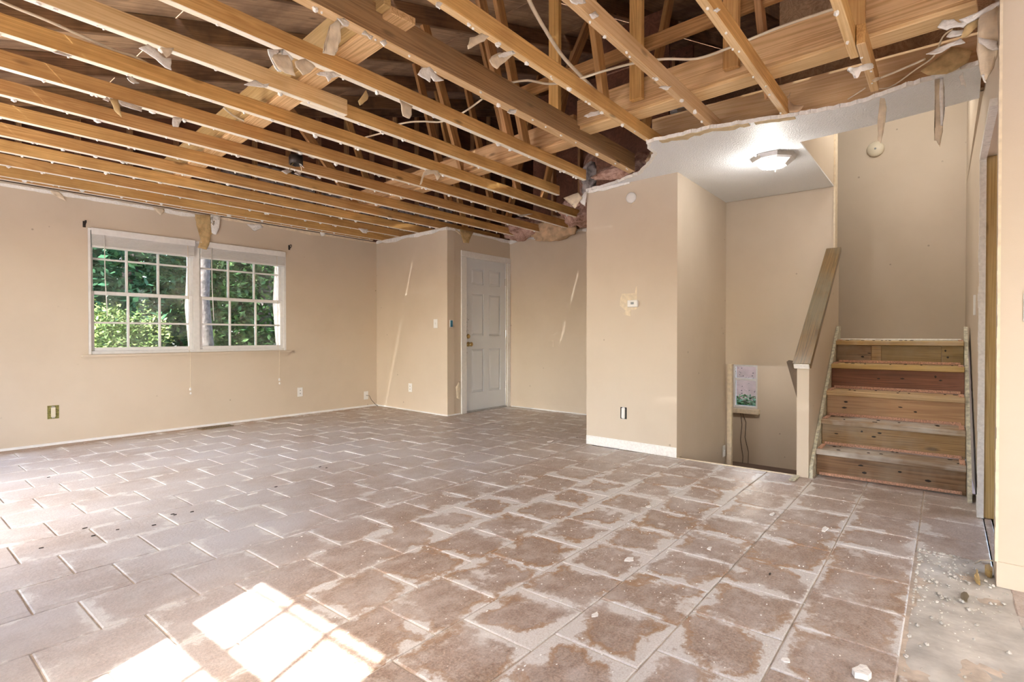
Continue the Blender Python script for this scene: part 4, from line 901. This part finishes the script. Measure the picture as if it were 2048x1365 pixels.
scrap('bare patch of cream plaster torn beside the door casing', [(190,1090),(215,1045),(222,1050),(222,1180),(200,1170)], 'y', 4.944, 'wall_edge', .003, .001, frame=(860, 480, 3.69))
# torn ceiling corner on the right
E5 = (1648, 0, 5.12)
scrap('narrow beige strip dangling from the torn ceiling edge', [(575,1000),(622,1008),(640,1100),(628,1250),(600,1400),(582,1478),(555,1430),(545,1300),(560,1130)], 'x', 3.74, 'paper_beige', .008, .02, frame=E5)
scrap('long double strip dangling near the doorway', [(1140,785),(1225,790),(1235,1100),(1215,1350),(1185,1520),(1150,1440),(1125,1440),(1138,1300)], 'x', 3.66, 'paper_beige', .008, .02, frame=E5)
scrap('white gypsum half of the long dangling strip', [(1185,800),(1225,800),(1238,1120),(1222,1300),(1190,1290)], 'x', 3.652, 'gypsum', .008, .02, frame=E5)
scrap('big tan paper sheet hanging at the torn ceiling corner', [(995,745),(1150,610),(1300,480),(1400,490),(1520,520),(1460,660),(1350,740),(1250,790),(1050,785)], 'x', 3.57, 'paper_tan', .004, .04, frame=E5)
scrap('white lobed chunk at the top of the torn corner', [(1160,270),(1215,200),(1330,195),(1380,235),(1480,250),(1420,300),(1300,290),(1260,310)], 'x', 3.08, 'gypsum', .012, .02, frame=E5)
scrap('lower white lobed chunk at the torn corner', [(1255,375),(1310,310),(1440,300),(1480,350),(1380,385)], 'x', 3.10, 'gypsum', .012, .02, frame=E5)
scrap('white slab edge running up to the near wall corner', [(1390,190),(1560,130),(1800,5),(1830,20),(1760,80),(1580,175),(1450,250)], 'x', 3.06, 'gypsum', .014, .0, frame=E5)
scrap('brown paper wedge under the white slab edge', [(1450,250),(1575,180),(1580,270),(1480,350),(1400,390)], 'x', 3.075, 'paper_tan', .004, .0, frame=E5)
scrap('ragged white fibres under the torn corner chunks', [(1040,560),(1160,490),(1340,420),(1400,380),(1440,440),(1300,480),(1200,570),(1090,580)], 'x', 3.13, 'gypsum', .008, .03, frame=E5)
scrap('gritty upright drywall chunk against the near wall corner', [(1590,170),(1780,60),(1785,520),(1740,690),(1660,840),(1600,790),(1572,500),(1575,300)], 'x', 3.05, 'paper_beige', .02, .03, frame=E5)
scrap('chalky band across the upright chunk', [(1580,380),(1780,430),(1785,520),(1720,530),(1590,430)], 'x', 3.035, 'gypsum', .01, .02, frame=E5)
scrap('white ragged tip below the upright chunk', [(1600,770),(1640,760),(1665,840),(1640,835)], 'x', 3.02, 'gypsum', .008, .0, frame=E5)
scrap('small white tag under the torn ceiling corner', [(1380,790),(1420,735),(1440,830),(1455,925),(1430,880),(1400,870)], 'x', 3.60, 'gypsum', .006, .02, frame=E5)
scrap('shredded white tuft on the short right joist', [(180,715),(330,690),(470,640),(530,665),(480,710),(360,740),(320,810),(280,800),(240,750)], 'y', YJ[0]-.07, 'gypsum', .006, .02, frame=E5)
scrap('pale scrap on the end of the short right joist', [(455,840),(500,800),(670,770),(560,815),(490,850)], 'y', YJ[0]-.07, 'paper_beige', .006, .02, frame=E5)
scrap('curled brown paper roll on the torn ceiling edge', [(1905,1010),(1950,940),(1930,1020),(1990,1080),(2100,1090),(2050,1160),(1950,1170)], 'x', 3.70, 'insul_paper', .006, .03, frame=D0)

# ================================================================== INSULATION
def batt(label, c, s, seed, mat='insul', sub=4, rot=0):
    bm = bmesh.new(); bmesh.ops.create_icosphere(bm, subdivisions=sub, radius=1)
    for v in bm.verts:
        d = v.co.copy(); k = 1+.45*noise.noise(d*1.6+Vector((seed*3.1, 0, 0)))+.22*noise.noise(d*4+Vector((0, seed, 0)))+.1*noise.noise(d*10)
        p = Vector((d.x*s[0]*k, d.y*s[1]*k, d.z*s[2]*k)); p.rotate(Matrix.Rotation(rot, 3, 'Z')); v.co = p+Vector(c)
    bm.verts.index_update(); vv = [v.co.copy() for v in bm.verts]; ff = [[v.index for v in f.verts] for f in bm.faces]; bm.free()
    o = mesh('insulation_batt', vv, ff, M[mat], None, True); tag(o, label, 'insulation', 'loose insulation'); return o
batt('brown-backed insulation slumping over the wall right of the front door', (5.90, 4.08, 2.45), (.13, .34, .15), 1, 'insul_paper')
batt('pink insulation tucked above the right top corner of the front door', (5.86, 4.58, 2.50), (.18, .26, .14), 2)
batt('pink insulation bulging beside the left edge of the tall beige block', (5.60, 3.46, 2.53), (.24, .24, .17), 3)
batt('pink roll resting on the top edge of the tall beige block', (4.29, 2.27, 2.485), (.07, .24, .055), 4)
batt('brown insulation above the block where the dark beam ends', (4.42, 2.02, 2.53), (.18, .18, .09), 5)
batt('tan insulation tuft between the dark beam and the ceiling edge', (4.18, 1.84, 2.49), (.07, .10, .06), 6, 'insul_paper')
batt('pink insulation stuffed behind the studs above the block', (6.06, 3.58, 2.95), (.05, .19, .42), 7)
batt('second pink insulation panel between the far studs', (6.06, 3.15, 2.95), (.05, .19, .38), 8)
batt('dirty grey insulation beside the studs above the block', (6.0, 2.72, 2.95), (.07, .19, .30), 9, 'insul_grey')
batt('pink insulation seen behind the hanging ceiling strips', (3.92, .42, 2.50), (.10, .30, .05), 10)
batt('dark grey tuft at the left top corner of the block', (4.62, 2.74, 2.56), (.10, .10, .14), 11, 'insul_grey')
batt('red-brown insulation above the doorway wall', (3.95, .05, 2.50), (.08, .25, .05), 12)

# ================================================================== FLOOR DEBRIS
def chip(label, p, s, mat='gypsum', group='plaster chips on the tiles', name='plaster_chip', cat='debris', z=0):
    c = at_z(p, 0); r = random.Random(int(p[0]*7+p[1])); n = 9; a0 = r.uniform(0, 6); s = (s[0]*.8, s[1]*.8, min(s[2], .004) if s[2] < .025 else s[2]*.6)
    poly = [(c.x+s[0]*math.cos(a0+i*6.283/n)*r.uniform(.6, 1.1), c.y+s[1]*math.sin(a0+i*6.283/n)*r.uniform(.35, 1.15), .0012) for i in range(n)]
    o = MB().prism(poly, (0, 0, s[2])).build(name, M[mat]); tag(o, label, cat, group)
for p, s, lab in (((1260, 1121), (.045, .024, .008), 'largest pale plaster flake in the middle of the tiles'), ((1100, 884), (.07, .03, .012), 'tan plaster flake on the floor in front of the block'), ((1419, 1099), (.03, .018, .01), 'white flake on the tiles below the stairwell edge'),
                  ((1190, 1232), (.03, .014, .006), 'thin white splinter in the front tiles'), ((1005, 853), (.03, .02, .02), 'small pale lump on the floor before the front door'), ((506, 989), (.05, .015, .008), 'white sliver on the tiles below the window'),
                  ((1725, 1352), (.045, .04, .03), 'white plaster lump at the bottom edge of the picture'), ((1572, 1323), (.02, .02, .02), 'pair of white crumbs near the bottom right tiles'), ((1650, 1060), (.07, .02, .008), 'long white flake beside the pale tile stain'),
                  ((1297, 1015), (.025, .02, .008), 'white flake on a grout line before the stairwell'), ((1545, 1030), (.05, .02, .006), 'flat white streak of plaster before the stairs')):
    chip(lab, p, s)
for p in ((640, 935), (653, 937), (385, 1025), (345, 1030), (240, 868), (97, 956), (170, 1058), (82, 1098), (552, 975), (308, 1052), (187, 1073), (235, 1061), (770, 844), (752, 822), (733, 843), (1154, 876), (350, 1031), (1540, 1150)):
    chip('dark crumb of dirt lying on the tiles', p, (.014, .005, .004), 'iron', 'dark crumbs on the tiles', 'dirt_crumb')
r = random.Random(21); rb = MB()
for i in range(420):
    x = min(3.23, max(2.03, r.gauss(2.95, .33))); y = min(.095, max(-.3, r.gauss(.0, .10))); s = r.choice((.002, .003, .004, .004, .006, .009)); blob(rb, (x, y, s*.3), (s*1.5, s, s*.7), r)
o = rb.build('plaster_rubble', M['thinset']); o['kind'] = 'stuff'; o['label'] = 'crumbled plaster rubble in the bare corner'; o['category'] = 'rubble'
rb = MB()
for i in range(900):
    x = r.gauss(2.6, .9); y = r.gauss(1.2, .8)
    if not (.9 < x < 4.3 and -.1 < y < 3.2): continue
    s = r.choice((.002, .003, .004)); blob(rb, (x, y, s*.3+.001), (s*1.6, s, s*.6), r)
o = rb.build('plaster_dust', M['gypsum']); o['kind'] = 'stuff'; o['label'] = 'fine white plaster crumbs scattered over the tiles'; o['category'] = 'debris'
for p, s, lab in (((1955, 1160), (.10, .012, .03), 'splintered wood scrap beside the near wall corner'), ((1978, 1150), (.07, .02, .05), 'jagged trim stub at the near wall corner'), ((1930, 1197), (.07, .02, .006), 'dark shred on the bare floor patch')):
    chip(lab, p, s, 'rail_wood' if 'dark' in lab else 'jamb_wood', 'splinters by the near wall', 'wood_splinter')
b = MB(); b.tube([at_z((1950, 1128), .02), at_z((1962, 1121), .05), at_z((1985, 1122), .05), at_z((1994, 1132), .03)], .003, 6); tag(b.build('wire_loop', M['cable'], smooth=True), 'thin pale wire loop on the floor by the near wall corner', 'wire')
b = MB()
for i in range(2): b.tube([at_x(p, 7.185) for p in (((1481, 824), (1484, 850), (1481, 880), (1486, 915), (1483, 948)), ((1485, 826), (1492, 845), (1490, 875), (1497, 905), (1496, 930), (1505, 948)))[i]], .003, 5)
tag(b.build('dangling_wires', M['iron']), 'dark wires dangling below the small lower window', 'wires')

# ================================================================== OUTDOORS
struct(box('ground', (-40, -40, -.75), (60, 60, -.60), M['soil']), 'dry pinkish ground outside')
struct(box('roof_sun_block', (-3.4, 2.4, 2.34), (-.87, 6.9, 2.44), M['white_trim']))  # unseen roof added to keep sun out of the rear opening
struct(MB().box((-9, -9, -.5), (XB-.15, 7, -.06)).box((XB-.15, -9, -.5), (4, -3.16, -.06)).build('bounce_slab', M['bounce_slab']))  # unseen pale slab added to bounce sunlight up to the ceiling
def leaves(c, s, n, size, seed, mat, name, parent, shell=.55):
    r = random.Random(seed); b = MB()
    for i in range(int(n*1.9)):
        d = Vector((r.gauss(0, 1), r.gauss(0, 1), r.gauss(0, 1))).normalized(); k = (shell+(1-shell)*r.random())*(1+.35*noise.noise(d*2.3+Vector((seed, 0, 0)))+.2*noise.noise(d*6))
        p = Vector(c)+Vector((d.x*s[0]*k, d.y*s[1]*k, d.z*s[2]*k))
        u = Vector((r.uniform(-1, 1), r.uniform(-1, 1), r.uniform(-.6, .6))).normalized(); v = u.cross(Vector((r.uniform(-1, 1), r.uniform(-1, 1), 1))).normalized(); q = size*.62*r.uniform(.6, 1.4)
        j = len(b.v); b.v += [p-u*q, p+v*q*.45, p+u*q, p-v*q*.45]; b.f.append((j, j+1, j+2, j+3))
    me = bpy.data.meshes.new(name); me.from_pydata(b.v, [], b.f); me.materials.append(mat)
    o = link(name, me, (0, 0, 0), None)
    if parent: o.parent = parent; o.location = -W[parent]
    return o
def tree(label, x, y, h, tr, crown, n, size, seed, mat, cat='tree', name='tree'):
    t = tag(empty(name, (x, y, -.6)), label, cat, 'greenery outside the window')
    if tr: MB().tube([(x, y, -.6), (x+.05, y, .4), (x-.03, y+.05, 1.6), (x+.04, y, h*.7), (x, y, h)], [tr*1.5, tr*1.05, tr, tr*.9, tr*.5], 12).build('trunk', M['bark'], t, True)
    for i, (dx, dy, dz, s) in enumerate(crown): leaves((x+dx, y+dy, dz), s, n, size, seed+i, mat, 'foliage', t)
    return t
tree('thick grey trunk behind the window mullion', 3.55, 9.3, 5.5, .17, [(0, .6, 5.6, (2.2, 1.6, 1.6))], 2500, .12, 1, M['leaf1'])
tree('thick grey trunk showing in the right panes', 5.15, 9.6, 5.5, .19, [(.2, .5, 5.6, (2.2, 1.6, 1.5))], 2500, .12, 3, M['leaf3'])
tree('slim trunk at the middle of the right panes', 4.25, 11.5, 5.0, .10, [(0, .3, 4.4, (1.8, 1.2, 1.8))], 3500, .10, 5, M['leaf3'])
tree('dark dense tree filling the left panes', 1.6, 14, 5.5, .2, [(0, 0, 2.9, (3.0, 1.6, 3.3)), (-.6, -.5, 4.6, (2.6, 1.4, 2.0))], 7000, .15, 7, M['leaf1'])
tree('dark tree behind the middle of the window', 4.6, 16.5, 6.5, .2, [(-.8, 0, 3.4, (3.0, 1.6, 3.4))], 7000, .16, 11, M['leaf1'])
tree('light green tree far behind the right panes', 9.0, 20, 6.5, .2, [(0, 0, 4.6, (4.2, 2.2, 3.4)), (3.6, 1, 4.2, (3.2, 2, 3.4))], 6000, .20, 13, M['leaf3'])
tree('broad green tree closing the view behind the right panes', 7.2, 14.5, 6.5, .16, [(0, 0, 2.2, (2.6, 1.3, 2.4)), (.4, 0, 4.8, (2.6, 1.4, 2.0))], 7000, .14, 43, M['leaf3'])
tree('dense green tree at the right end of the far row', 11.5, 16.5, 6.5, .18, [(0, 0, 2.4, (3.2, 1.6, 2.9)), (.4, 0, 5.2, (3, 1.6, 2.2))], 7000, .17, 47, M['leaf1'])
tree('tall tree far behind the left panes', 1.0, 21, 9, .25, [(0, 0, 4.0, (5.0, 1.6, 5.0))], 7000, .30, 53, M['leaf1'])
tree('tall tree far behind the middle panes', 8.5, 24, 9, .25, [(0, 0, 4.0, (6.0, 1.6, 5.0))], 7000, .32, 57, M['leaf1'])
tree('tall tree far behind the right end of the window', 17, 25, 9, .25, [(0, 0, 4.0, (6.0, 1.6, 5.0))], 7000, .32, 59, M['leaf3'])
tree('tree at the far left beyond the window', -1.6, 12, 6, .2, [(0, 0, 3.0, (2.6, 1.8, 3.2))], 6000, .15, 17, M['leaf1'])
tree('sunlit vine-covered shrub in the middle panes', 2.75, 10.4, 0, 0, [(0, 0, .55, (.75, .6, 1.05))], 5000, .055, 19, M['leaf2'], 'shrub', 'shrub')
tree('sunlit shrub at the lower left panes', 1.5, 10.6, 0, 0, [(0, 0, .35, (.9, .6, .95))], 5000, .055, 23, M['leaf2'], 'shrub', 'shrub')
tree('low dark bush at the bottom left panes', 2.1, 9.5, 0, 0, [(0, 0, -.1, (1.1, .5, .65))], 4500, .05, 29, M['leaf1'], 'shrub', 'shrub')
tree('yellow-green bush in the right panes', 5.0, 12.5, 0, 0, [(0, 0, .1, (.9, .6, .7))], 4000, .06, 31, M['leaf2'], 'shrub', 'shrub')
tree('small bush under the right panes', 4.2, 8.9, 0, 0, [(0, 0, -.1, (.8, .4, .55))], 3500, .05, 37, M['leaf3'], 'shrub', 'shrub')
struct(box('wall_neighbour', (13.5, -2, -.6), (13.7, 9, 3.0), M['neighbour']))
tree('green bush outside the lower window', 12.0, 3.3, 0, 0, [(0, 0, -.6, (.5, 1.8, .32))], 3000, .08, 41, M['leaf3'], 'shrub', 'shrub')
